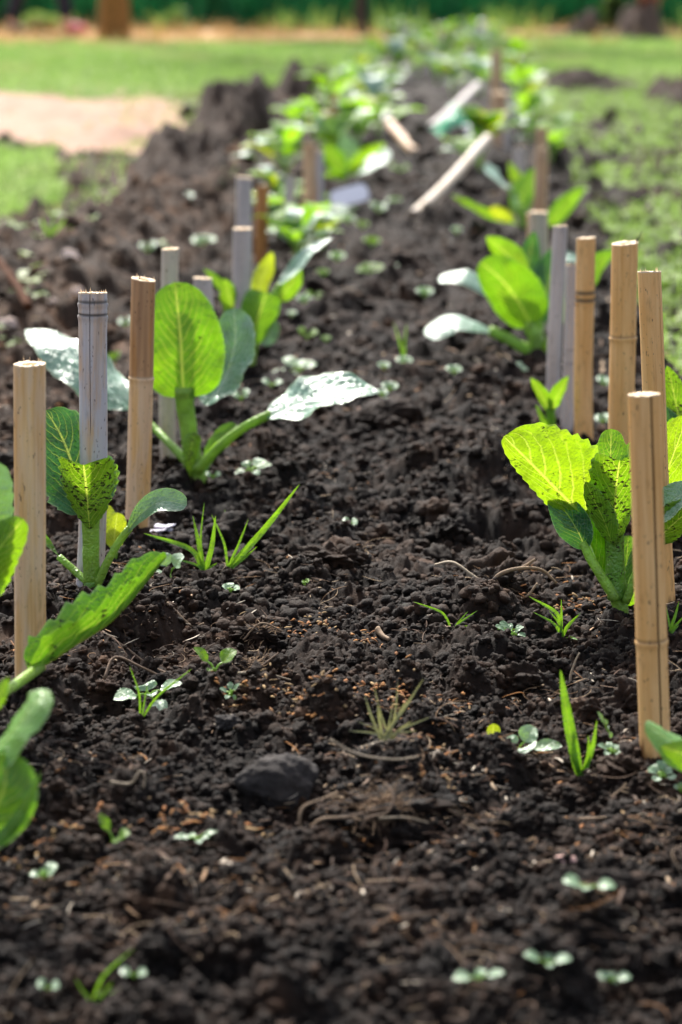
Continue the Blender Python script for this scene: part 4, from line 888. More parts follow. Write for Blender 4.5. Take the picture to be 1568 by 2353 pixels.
weed(690, 862, 'pale weed with white upper leaves above the long white leaf', [(650, 836, .02, 24), (728, 848, .02, 22), (690, 840, .03, 20), (620, 872, 0, 16), (675, 884, 0, 16)], 20)
weed(706, 786, 'small green twin-leaf seedling in mid bed, left', [(684, 768, 0, 20), (732, 776, 0, 20)], 18, 'lime')
weed(1195, 862, 'small round-leaved weed left of the sprout by the grey stakes', [(1180, 842, .02, 20), (1212, 855, .01, 18), (1192, 862, 0, 18)], 16)
weed(1388, 890, 'pale weed seen between the two tan stakes', [(1372, 880, 0, 24), (1400, 888, 0, 26)], 22)
weed(1385, 980, 'pale weed low between the tan stakes', [(1368, 975, 0, 24), (1402, 972, 0, 26)], 22)
weed(850, 632, 'blurred pale green weed in the middle of the bed', [(820, 630, 0, 22), (885, 625, 0, 24), (850, 612, .03, 20)], 18, 'lime')
weed(870, 505, 'blurred weed, far middle of the bed below the white leaf', [(850, 490, 0, 20), (890, 498, 0, 22)], 18)
weed(920, 405, 'blurred weed right of the far white leaf', [(895, 400, 0, 22), (940, 402, 0, 20)], 18, 'lime')
weed(720, 705, 'blurred yellow-green weed right of the wrapped plant', [(700, 690, 0, 22), (745, 696, 0, 22), (715, 712, 0, 16)], 18, 'lime')
weed(625, 905, 'blurred low weed just above the long petiole of the white leaf', [(602, 895, 0, 16), (650, 898, 0, 16)], 14)
weed(415, 490, 'blue-green weed with arched leaves in the left furrow', [(398, 448, 0, 26), (445, 460, .02, 24), (380, 470, 0, 22), (425, 478, 0, 20)], 22, 'waxy')
weed(340, 580, 'blurred pale weed in the left furrow', [(318, 570, 0, 22), (362, 565, 0, 22)], 20)
weed(470, 590, 'blurred pale weed behind the slim pale stake', [(440, 582, 0, 26), (498, 580, 0, 24), (465, 568, .02, 20)], 22)
weed(262, 835, 'small blurred weed between the first two stakes of the left row', [(250, 818, 0, 16), (278, 815, 0, 18)], 16, 'lime')
weed(290, 770, 'small pale weed right of the blue-grey stake top', [(272, 765, 0, 22), (308, 760, 0, 22)], 20)
weed(120, 1150, 'pale weed behind the straw yellow stake', [(104, 1140, 0, 22), (140, 1150, 0, 18), (122, 1165, 0, 16)], 18)
weed(700, 1345, 'single tiny green leaf on the soil, left of centre', [(712, 1338, 0, 12), (694, 1342, 0, 10)], 10, 'lime')
# a few more look-alike specks of weed far down the bed
for k in range(26):
    a = random.uniform(560, 1180); b = random.uniform(470, 960); c = CX + (a - CX) * (.35 + .65 * b / 960)
    if 1000 < c < 1240 and 580 < b < 830: continue
    w_ = random.uniform(10, 20)
    weed(c, b, 'tiny blurred weed, one of many specks down the middle of the bed', [(c - w_ * 1.1, b - w_ * .5, 0), (c + w_ * 1.1, b - w_ * .4, 0), (c, b - w_, .01)], w_, random.choice(['seed', 'lime', 'seed'])).e['group'] = 'tiny weed specks down the middle of the bed'

def tuft(bx, by, label, tips, mat='grass', name='grass_tuft', lift=0.0):
    q = Plant(bx, by, label, 'grass', 'grass tufts on the soil', name)
    if lift: q.b.z += lift; q.e.location = q.b; q.up += lift
    for i, t in enumerate(tips):
        w = t[2]; dy = t[3] if len(t) > 3 else 0; bend = t[4] if len(t) > 4 else 0; x0 = bx + (i - len(tips) / 2) * 2.0
        mx, my = (x0 + t[0]) / 2 + bend, (by + t[1]) / 2 - abs(bend) * .5
        L = math.hypot(t[0] - x0, t[1] - by); hint = Vector((-(t[1] - by) / L * .5 if False else .25, -.75, .55))
        q.leaf([(x0, by + 6, 0), ((x0 + mx) / 2 + bend * .25, (by + my) / 2, dy * .3), (mx, my, dy * .5), (t[0], t[1], dy)], w * .68, hint, mat, name='blade', prof='lance', cup=.7, serr=0, wave=.02, puck=0, N=24, M=7, twist=random.uniform(-.5, .5))
tuft(472, 1328, 'left tuft of green grass beside the brown-topped stake', [(443, 1190, 20, 0, 2), (496, 1190, 20, 0, 6), (330, 1232, 20, -.02, 30), (500, 1300, 12, -.01, -4), (470, 1160, 8, .02, -10), (400, 1290, 12, -.02, 10)])
tuft(522, 1350, 'right tuft of green grass with one long blade leaning right', [(690, 1152, 24, -.01, 14), (572, 1232, 10, .01, 4), (592, 1296, 10, -.02, 10), (486, 1220, 10, .01, 8)])
tuft(1290, 1470, 'small green grass tuft left of the broad-leaved plant', [(1215, 1372, 16, -.01, 26), (1290, 1378, 12, .0, 2), (1335, 1410, 14, -.01, -4), (1225, 1408, 12, .01, 12), (1328, 1472, 10, -.02, 6), (1262, 1405, 12, .0, 6)])
tuft(1042, 1442, 'sparse grass tuft with two blades spread flat, centre right', [(950, 1382, 10, 0, 16), (1188, 1446, 16, -.02, -6), (1098, 1402, 8, 0, 0), (1076, 1404, 7, .01, 0), (1012, 1444, 6, 0, 0)])
tuft(1336, 1782, 'tall bright grass shoot with one long upright blade, lower right', [(1288, 1538, 44, 0, -4), (1310, 1640, 24, .01, -8), (1372, 1655, 22, .0, 8), (1306, 1720, 14, -.01, -4), (1352, 1690, 26, -.01, 6)])
tuft(214, 2300, 'thin blurred grass tuft at the bottom left', [(310, 2170, 12, 0, -14), (258, 2250, 12, -.01, 4), (282, 2262, 12, -.01, -4), (172, 2240, 10, 0, -6), (190, 2262, 9, .01, 0)], 'grass')
tuft(888, 1728, 'dry grey-green grass tuft growing on the root clump', [(838, 1630, 12, .01, -4), (975, 1590, 12, .01, 6), (868, 1640, 12, 0, -2), (936, 1640, 14, 0, 3), (958, 1712, 8, -.01, -6), (905, 1640, 6, .01, 2), (850, 1700, 6, -.01, -3), (820, 1690, 5, .01, 6), (800, 1712, 9, -.01, 6), (990, 1680, 8, .0, -4), (915, 1600, 7, .01, 4), (860, 1610, 8, .0, -6), (946, 1690, 12, -.01, -2)], 'drygrass', lift=.010)
tuft(1540, 1480, 'grass tuft just right of the cracked stake', [(1560, 1410, 12, 0, 3), (1575, 1440, 10, -.01, 2), (1530, 1420, 8, .01, 0), (1560, 1465, 9, 0, 3)])
tuft(930, 846, 'pair of thin upright grass blades in mid bed', [(905, 742, 10, 0, 3), (935, 745, 10, .02, -2), (916, 790, 7, 0, 0)])
tuft(516, 1226, 'single tiny grass shoot near the grass tufts', [(518, 1196, 7, 0, 0), (522, 1205, 5, 0, 1)])
tuft(120, 545, 'blurred grass clump among the rusty litter in the left furrow', [(95, 500, 16, 0, -4), (150, 500, 16, 0, 4), (125, 488, 14, .02, 0), (168, 520, 14, 0, 4)], 'grass')
tuft(325, 1660, 'thin dark grass wisp beside the grey-green weed', [(298, 1540, 9, .0, 8), (442, 1546, 10, 0, -8), (340, 1580, 7, .01, 0)], 'grass')

# ================================================================== CLODS, STONES, ROOT CLUMPS
def rock(label, px, py, rx, ry, rz, mat, cat='clod', name='soil_clod', seed=1, group=None, amp=.16, sink=.3, rot=0, rg_amp=.8):
    g = ground(px, py); g.z = surf(g.x, g.y, .01); k = g.y * 1.03 / F; v, f = lump(5 if ry > 20 else 4, seed, amp)
    v = rough(v, seed, rg_amp)
    v = v * np.array([rx * k, ry * k, rz * k])
    c, s_ = math.cos(rot), math.sin(rot); v = np.stack([v[:, 0] * c - v[:, 2] * s_, v[:, 1], v[:, 0] * s_ + v[:, 2] * c], 1)
    return tag(raw_mesh(name, v, f, mat, loc=(g.x, g.y, g.z + rz * k * (1 - 2 * sink))), label, cat, group)
CLOD = soil_mat('smooth_clod', (.021, .018, .018), (.042, .037, .036), (.06, .045, .036), .35, .75)
PEB = soil_mat('pale_pebble', (.42, .34, .30), (.58, .48, .44), (.5, .36, .3), .4, .8)
PINK = soil_mat('pink_pebble', (.50, .30, .27), (.62, .42, .38), (.6, .36, .3), .4, .8)
rock('large smooth dark clod with a curved root across its right side', 655, 1866, 88, 64, 72, CLOD, seed=3, amp=.10, sink=.32, rg_amp=.45)
rock('small round dark clod beside the bright twin-leaf seedling', 525, 1685, 30, 26, 22, CLOD, seed=5, amp=.10, sink=.2)
rock('dark clod below the root clump, centre right', 950, 1945, 50, 36, 32, SOILC, seed=8, amp=.3)
rock('dark crumbly clod behind the two-leaved seedling, lower right', 1385, 2090, 70, 50, 46, SOILC, seed=9, amp=.26)
rock('clod at the foot of the pale two-storey seedling', 470, 1365, 36, 34, 34, SOILC, seed=12, amp=.28)
rock('dark clod in the centre of the bed between the two rows', 765, 1300, 52, 46, 30, SOILC, seed=14, amp=.3)
rock('dark clod below the sprout in mid bed', 955, 668, 40, 60, 24, SOILC, seed=15, amp=.25)
rock('dark clod at the tip of the long white leaf', 890, 930, 56, 60, 30, SOILC, seed=17, amp=.26)
rock('crumbly clod left of the tall bright grass shoot', 1200, 1590, 48, 40, 34, SOILC, seed=18, amp=.3)
rock('crumbly clod between the tall grass shoot and the cracked stake', 1440, 1640, 52, 42, 38, SOILC, seed=19, amp=.3)
rock('pale pink pebble lying on the soil, lower right', 1302, 1998, 21, 16, 11, PINK, 'pebble', 'pebble', 21, 'pebbles')
for i, (a, b, r, t) in enumerate([(398, 366, 15, 'pale pebble in the dark hollow of the left mound'), (160, 576, 15, 'pale pinkish pebble in the left furrow below the grass clump'), (177, 612, 12, 'small pale pebble just below the pinkish one'), (169, 724, 14, 'pale pebble just above the blue-green drooping leaf'),
                                (21, 803, 17, 'white pebble by the left edge above the straw yellow stake'), (120, 709, 12, 'pale pebble right of the rust-brown stick'), (11, 518, 14, 'pale pebble at the left edge beyond the rust-brown stick'), (144, 668, 12, 'grey pebble among rusty litter beside the rust-brown stick')]):
    rock(t, a, b, r, r, r * .8, PEB, 'pebble', 'pebble', 30 + i, 'pebbles', sink=.2)
WOOL = plain_mat('pale_petal', (.55, .54, .66), .6, .25, 120)
rock('small crumpled lilac-white petal lying behind the left grass tuft', 372, 1228, 24, 14, 9, WOOL, 'petal', 'petal', 41, amp=.34, rot=.25, sink=0)

def root_clump(label, px, py, rx, rz, n, seed, fibres=(), mat=None):
    rg = random.Random(seed); g = ground(px, py); g.z = surf(g.x, g.y, .01); k = g.y * 1.03 / F
    e = empty('root_clump', g, label, 'root clump', 'clumps of earth and dead roots')
    v, f = lump(5, seed, .3); v = rough(v, seed, 1.5, (1.7, 4, 9, 18, 36)); v = v * np.array([rx * k, rx * k * .7, rz * k]); v[:, 2] += rz * k * .15
    raw_mesh('earth', v, f, mat or SOILC, e, damp_shade=.45 + .7 * np.clip(fbm(v[:, 0] / .006, v[:, 2] / .006, seed, 3) + .3, 0, 1))
    V = []; Fc = []
    for i in range(n):
        a = rg.uniform(0, 6.28); b = rg.uniform(.0, 1.4); d = Vector((math.cos(a) * math.cos(b), math.sin(a) * math.cos(b), math.sin(b)))
        p = Vector((d.x * rx * k, d.y * rx * k * .7, d.z * rz * k + rz * k * .15)) * .9; L = rx * k * rg.uniform(.25, .9); w = rg.uniform(.0002, .0005); u = Vector((rg.gauss(0, 1), rg.gauss(0, 1), rg.gauss(0, .6))).normalized(); pts = []
        for j in range(7): pts.append(p.copy()); p = p + (u + d * .35) * L / 6; u = (u + Vector((rg.gauss(0, .4), rg.gauss(0, .4), rg.gauss(-.12, .3)))).normalized()
        b0 = len(V)
        for j, p in enumerate(pts):
            for t in range(3): V.append(p + Vector((math.cos(t * 2.1), math.sin(t * 2.1) * .6, math.sin(t * 2.1))) * w * (1.1 - j / 8))
        for j in range(6):
            for t in range(3): Fc.append((b0 + j * 3 + t, b0 + j * 3 + (t + 1) % 3, b0 + j * 3 + 3 + (t + 1) % 3, b0 + j * 3 + 3 + t))
    cl = np.array([rg.choice([(.22, .14, .085), (.30, .20, .12), (.14, .09, .06)]) for _ in range(n)]).repeat(21, 0)
    o = raw_mesh('fine_roots', [p[:] for p in V], Fc, LIT, e, cols=cl); o['kind'] = 'stuff'
    for (pts, w, c) in fibres:
        P = [at(x, y, g.y + (dy[0] if dy else 0)) for x, y, *dy in pts]
        t = tube('root', P, w / F * g.y / 2, w / F * g.y / 3, ROOT[c], e, g, n=24, seg=7)
ROOT = [plain_mat('brown_root', (.15, .095, .06), .8, .4, 200), plain_mat('pale_root', (.32, .22, .14), .8, .4, 200), plain_mat('dry_stem', (.34, .27, .19), .7, .3, 150)]
root_clump('big tangle of earth and roots right of the large smooth clod', 890, 1850, 88, 44, 420, 51, [
    ([(690, 1905, -.055), (688, 1878, -.058), (700, 1852, -.055), (745, 1834, -.05), (775, 1820, -.03)], 7, 1), ([(715, 1900, -.05), (740, 1882, -.05), (790, 1878, -.045), (830, 1884, -.04)], 8, 1),
    ([(760, 1700, -.02), (820, 1732, -.01), (905, 1745, -.01), (960, 1738, 0)], 7, 2), ([(830, 1905, -.05), (845, 1880, -.05), (890, 1866, -.05), (905, 1830, -.04), (885, 1800, -.03)], 8, 0), ([(870, 1880, -.05), (930, 1878, -.05), (985, 1890, -.04)], 5, 2), ([(790, 1880, -.045), (870, 1860, -.045), (900, 1855, -.04)], 6, 0)])
root_clump('dry plant fragments with pale curved stems lying left of the broad-leaved plant', 1140, 1352, 46, 30, 90, 52, [
    ([(1115, 1345, -.02), (1085, 1322, -.02), (1040, 1292, -.01), (1000, 1298, 0)], 8, 2), ([(1125, 1345, -.02), (1150, 1318, -.02), (1200, 1305, -.01), (1245, 1310, .01), (1280, 1340, .01)], 10, 1), ([(1170, 1380, -.03), (1210, 1370, -.03), (1235, 1340, -.02)], 7, 1), ([(1100, 1400, -.03), (1085, 1370, -.03), (1110, 1350, -.02)], 6, 0), ([(1190, 1310, 0), (1215, 1295, 0), (1230, 1285, 0)], 9, 1)])
root_clump('fibrous clump of brown roots left of the centre of the bed', 600, 1450, 42, 26, 130, 53, [([(560, 1470, -.01), (600, 1432, -.02), (650, 1450, -.01)], 5, 1)])
root_clump('dark fibrous clod standing above a hole, left of the twin-leaf seedling', 590, 1560, 50, 40, 150, 54, [([(540, 1590, -.02), (590, 1540, -.03), (640, 1500, -.01)], 5, 0)])
root_clump('dark ragged clod beside the hole at the foot of the straw yellow stake', 238, 1590, 52, 52, 170, 55, [([(180, 1640, -.03), (178, 1580, -.03), (184, 1520, -.02)], 5, 0)])
# single stalks and twigs one can pick out
def twig(label, pts, w, c=1, cat='twig', name='dry_twig'):
    g = ground(*pts[0][:2]); P = [at(x, y, g.y + (d[0] if d else 0)) for x, y, *d in pts]
    for p in P: p.z = max(p.z, surf(p.x, p.y, .003) + .002)
    o = tube(name, P, w / F * g.y / 2, w / F * g.y / 3.5, ROOT[c], None, g, n=20, seg=7); o.location = g; tag(o, label, cat, 'dead stalks and twigs on the soil')
twig('thin pale twig pointing right of the twin-leaf seedling', [(548, 1608), (600, 1585, .01), (668, 1562, .04)], 7, 2)
twig('arched brown stem lying below the long folded leaf', [(235, 1498), (290, 1500, -.005), (345, 1530, -.01), (400, 1568, -.03)], 11, 0)
twig('second brown stem under the arched one', [(240, 1560), (265, 1510, .02), (330, 1535, .01), (392, 1565, 0)], 8, 0)
twig('bent pale grass stalk standing like a hook, lower left', [(255, 1862), (300, 1800, .0), (322, 1772, .0), (334, 1785, 0), (330, 1812, 0)], 8, 2)
twig('pale straw lying flat above the small round clod', [(385, 1462), (440, 1476, .0), (470, 1484, 0)], 8, 1)
twig('pale straw lying right of the big root tangle', [(988, 1872), (1020, 1882, -.01), (1058, 1898, -.01)], 10, 1)
twig('orange-brown straw piece lying under the large pale seedling', [(1330, 1890), (1370, 1880, .0), (1412, 1876, 0)], 9, 1)
twig('pale stick lying flat on bare soil, low centre', [(820, 2028), (870, 2026, 0), (955, 2032, 0)], 11, 1)
twig('long thin twig on the soil low left of centre', [(860, 2135), (900, 2112, 0), (1010, 2095, .0)], 8, 0)
twig('grey thin stalk rising behind the tall bright grass shoot', [(1310, 1580), (1312, 1550, 0), (1322, 1520, 0), (1332, 1500, 0)], 6, 2)
twig('small forked straw right of the tall grass shoot', [(1405, 1850), (1420, 1820, 0), (1440, 1800, 0)], 7, 1)
twig('bark sliver lying on the soil, left of the sparse grass', [(868, 1445), (880, 1465, -.01), (895, 1480, -.02)], 16, 1)
twig('white fleck of straw below the long twig', [(810, 2285), (830, 2275, 0), (845, 2265, 0)], 16, 1)

crumb_cloud('soil_crumbs', [
    (52000, 1.28, 3.3, .0015, .0040, 2, .15), (9000, 1.28, 3.6, .0034, .0062, 3, .2), (9000, 2.3, 4.2, .0034, .0080, 2, .2), (160, 2.4, 5.0, .012, .022, 4, .0), (520, 1.28, 4.2, .006, .0105, 4, .1), (40, 1.28, 5, .011, .017, 5, -.1),
    (9000, 3.3, 7.0, .004, .010, 2, .0), (500, 4, 9, .012, .024, 3, -.2), (3400, None, 0, .0016, .0048, 3, .3), (1600, 6.5, 12.5, .010, .03, 2, -.1)])

# ================================================================== OTHER THINGS IN AND BEYOND THE BED
# white plastic plant tag leaning in the left row
def tag_plate():
    g = ground(795, 492); W, Hh, T = .098, .055, .0022
    bm = bmesh.new(); bmesh.ops.create_cube(bm, size=1); bmesh.ops.scale(bm, vec=(W, Hh, T), verts=bm.verts)
    bmesh.ops.bevel(bm, geom=[e for e in bm.edges if abs(e.verts[0].co.z - e.verts[1].co.z) > T * .5], offset=.008, segments=4, affect='EDGES')
    for v in bm.verts: v.co.z += .006 * math.cos(v.co.x / W * 2.4)
    me = bpy.data.meshes.new('plant_tag'); bm.to_mesh(me); bm.free(); me.materials.append(plain_mat('white_plastic', (.70, .69, .76), .35, .08, 30)); o = bpy.data.objects.new('plant_tag', me); COL.objects.link(o)
    o.location = (g.x + .01, g.y - .05, g.z + .050); o.rotation_euler = (math.radians(48), math.radians(-14), math.radians(8)); tag(o, 'white rectangular plastic plant tag leaning on plants of the left row', 'plant tag')
tag_plate()
def crumple(name, label, cat, px, py, w, d, h, mat, seed):
    g = ground(px, py); k = g.y * 1.03 / F; n = 40; m = 24; V = []
    X, Y = np.meshgrid(np.linspace(-1, 1, n), np.linspace(-1, 1, m)); X, Y = X.ravel(), Y.ravel()
    ed = np.clip(1.15 - np.maximum(np.abs(X), np.abs(Y)) ** 4, 0, 1); z = h * k * ed * (.55 + .45 * np.cos(X * 2.2) + .8 * fbm(X * 2.2, Y * 2.2, seed, 4))
    v = np.stack([X * w * k * (1 + .12 * vnoise(Y * 3, X * 0, seed)), Y * d, z + .004], 1); I, J = np.meshgrid(np.arange(m - 1), np.arange(n - 1), indexing='ij'); q = (I * n + J).ravel()
    f = np.stack([q, q + 1, q + 1 + n, q + n], 1); f2 = f[:, ::-1] + len(v); v2 = v.copy(); v2[:, 2] -= .003
    return tag(raw_mesh(name, np.concatenate([v, v2]), np.concatenate([f, f2]), mat, loc=g), label, cat)
crumple('plastic_bag', 'crumpled turquoise green plastic bag lying between the rows', 'plastic bag', 1068, 298, 66, .14, 52, plain_mat('turquoise_plastic', (.03, .36, .18), .45, .3, 60), 301)
crumple('paper_scrap', 'crumpled white scrap lying just before the turquoise plastic', 'paper', 1078, 318, 42, .08, 24, plain_mat('white_paper', (.50, .54, .56), .6, .2, 60), 305)

# dug mounds of earth
def mound(label, px, py, w, h, depth, seed, mat=None, name='soil_mound', Y=None):
    g = ground(px, py); k = g.y / F; n = 90; m = 70
    X, Y_ = np.meshgrid(np.linspace(-1.35, 1.35, n), np.linspace(-1.35, 1.35, m)); X, Y_ = X.ravel(), Y_.ravel()
    r2 = X * X + Y_ * Y_; wx = X * w * k; wy = Y_ * depth
    z = h * k * np.exp(-1.3 * r2 ** 2.2) * (.78 + 1.15 * fbm(X * 2.1, Y_ * 2.1, seed, 5)) + crumbs(wx + seed, wy, .09, seed + 5, .8) * .7 * np.exp(-r2) + crumbs(wx + seed, wy, .04, seed + 9, .8) * .6 * np.exp(-r2)
    z = z - .05 * sm(.9, 1.35, np.sqrt(r2)); I, J = np.meshgrid(np.arange(m - 1), np.arange(n - 1), indexing='ij'); q = (I * n + J).ravel(); f = np.stack([q, q + 1, q + 1 + n, q + n], 1)
    f = f[r2[f].mean(1) < 1.75]; u, inv = np.unique(f, return_inverse=True)
    v = np.stack([wx, wy, base_h(g.x + wx, g.y + wy) - g.z + z], 1)[u]
    return tag(raw_mesh(name, v, inv.reshape(f.shape), mat or SOILM, loc=g), label, 'soil mound', 'dug mounds of earth')
mound('largest dark mound of dug earth at the left, before the lawn', 542, 300, 128, 88, .60, 401)
mound('smaller dark mound behind the largest one, beside the left row', 708, 224, 70, 54, .45, 411)
mound('low dark mound with a pale pebble, in front of the largest one', 420, 402, 110, 78, .42, 421)
mound('long low dark bank of earth before the right lawn', 1345, 203, 120, 27, .35, 431)
mound('dark bank of earth at the right edge beyond the weeds', 1560, 235, 75, 52, .5, 441)
HEAP = soil_mat('heap_earth', (.035, .025, .022), (.11, .075, .06), (.16, .10, .08), .5, .9)
mound('small brown heap of earth on the dry strip, right background', 1342, 92, 42, 52, .30, 451, HEAP)
mound('large brown heap of earth at the right background with a clay pot on top', 1472, 96, 58, 72, .35, 461, HEAP)

# clay pot with a dark plant on the large heap
def pot():
    g = ground(1472, 96); k = g.y / F; b = Vector((g.x + 18 * k, g.y, g.z + 60 * k)); e = empty('clay_pot', b, 'rust-red clay pot holding a dark plant, standing on the large brown heap', 'plant pot')
    R = 26 * k; prof = [(0, 0), (.68, 0), (.70, .02), (.95, .85), (.97, .86), (1.08, .86), (1.10, 1.12), (.98, 1.13), (.92, 1.0), (0, 1.0)]; n = 28; v = []; f = []
    for r, z in prof:
        for j in range(n): v.append((r * R * math.cos(2 * PI * j / n), r * R * math.sin(2 * PI * j / n), z * R * 1.5))
    for i in range(len(prof) - 1):
        for j in range(n): f.append((i * n + j, i * n + (j + 1) % n, (i + 1) * n + (j + 1) % n, (i + 1) * n + j))
    raw_mesh('pot', v, f, plain_mat('rust_clay', (.30, .075, .045), .8, .3, 30), e)
    for j in range(26):
        a = j * 2.4; L = R * random.uniform(1.6, 3.2); d = Vector((math.cos(a), math.sin(a), 0)); p0 = Vector((0, 0, R * 1.5)) + d * R * .3
        lv, lf, luv = leaf_mesh([p0, p0 + d * L * .2 + Vector((0, 0, L * .5)), p0 + d * L * .55 + Vector((0, 0, L * .8))], R * .42, Vector((0, 0, 1)) - d, N=10, M=5); raw_mesh('leaf', lv, lf, LM['dark'], e, uv=luv)
pot()

# trees and shrubs of the background
def leaf_cloud(name, parent, centre, rad, n, size, mat, colr, seed):
    r = np.random.default_rng(seed); d = r.normal(size=(n, 3)); d /= np.linalg.norm(d, axis=1)[:, None]; p = d * (r.random((n, 1)) ** .4) * np.array(rad); lob = np.sin(d @ r.normal(0, 3, 3)) * .25 + np.sin(d @ r.normal(0, 5, 3)) * .15
    p = p * (1 + lob[:, None]) + np.array(centre); keep = fbm(p[:, 0] / rad[0] * 2.2 + p[:, 2], p[:, 1] / rad[0] * 2.2 - p[:, 2], seed, 3) > -.22; p = p[keep]; n = len(p)
    M = rotmats(n); q = np.array([(-1, 0, 0), (0, -.45, .1), (1, 0, 0), (0, .45, .1)]) * size; v = np.einsum('kij,vj->kvi', M, q) * (.6 + .8 * r.random((n, 1, 1))) + p[:, None, :]
    c = np.array(colr[0]) + (np.array(colr[1]) - np.array(colr[0])) * r.random((n, 1)); f = np.arange(n * 4).reshape(-1, 4)
    return raw_mesh(name, v.reshape(-1, 3), f, mat, parent, cols=np.repeat(c, 4, 0), smooth=False)
def tree(px, py, w, hgt, label, bark, seed, lean=0.0, crown=1.0):
    g = ground(px, py); r = w / F * g.y / 2; e = empty('tree', g, label, 'tree', 'trees beyond the bed'); O = Vector((0, 0, 0)); rg = random.Random(seed)
    tube('trunk', [(0, 0, -.1), (0, 0, .12), (lean * .3, 0, 1.0), (lean, .05, hgt * .62), (lean * 1.2, .1, hgt)], r * 1.05, r * .35, bark, e, O, n=30, seg=16, bulge=r * .35)
    for k in range(6):
        a = k * 2.4 + seed; z0 = hgt * (.5 + .07 * k); d = Vector((math.cos(a), math.sin(a), .9)) * hgt * .16
        p = Vector((lean, .05, z0)); tube('limb', [p, p + d * .5 + Vector((0, 0, .05)), p + d * 1.2], r * .38, r * .1, bark, e, O, n=10, seg=8)
    leaf_cloud('crown', e, (lean, .05, hgt * .92), (hgt * .24 * crown, hgt * .24 * crown, hgt * .26), 2600, .06, GR, ((.02, .08, .015), (.08, .18, .03)), seed)
BK1 = plain_mat('orange_bark', (.25, .125, .03), .9, .5, 25, bump=.8); BK2 = plain_mat('dark_bark', (.055, .042, .03), .9, .4, 25, bump=.8)
tree(260, 97, 54, 6.4, 'tree with a straight orange-brown trunk standing on the dry strip at the left', BK1, 3)
tree(828, 84, 24, 5.2, 'slim dark young tree in the background behind the left row', BK2, 4, .05, .7)
tree(468, 66, 48, 6.0, 'dark trunk standing among the tall grass between the other two trees', BK2, 6, .1, .9)
def shrub(px, py, w, h, label, colr, seed):
    g = ground(px, py); k = g.y / F; e = empty('shrub', g, label, 'shrub', 'bushes before the dark green field')
    for j in range(5):
        a = j * 1.3; tube('stem', [(0, 0, -.02), (math.cos(a) * w * k * .15, math.sin(a) * w * k * .15, h * k * .4), (math.cos(a) * w * k * .3, math.sin(a) * w * k * .3, h * k * .8)], .01, .004, BK2, e, Vector((0, 0, 0)), n=8, seg=6)
    leaf_cloud('foliage', e, (0, 0, h * k * .55), (w * k * .5, w * k * .5, h * k * .5), 900, .035, GR, colr, seed)
shrub(1412, 72, 46, 90, 'narrow dark shrub between the two brown heaps', ((.012, .03, .008), (.04, .07, .015)), 71)
shrub(1385, 66, 60, 40, 'pale green low bush behind the small brown heap', ((.10, .22, .03), (.20, .34, .06)), 72)
shrub(405, 78, 60, 50, 'dark low bush right of the orange-brown trunk', ((.02, .07, .015), (.06, .14, .03)), 73)
shrub(92, 78, 90, 44, 'yellowish low bush between the legs of the walking person', ((.12, .16, .03), (.24, .28, .08)), 74)

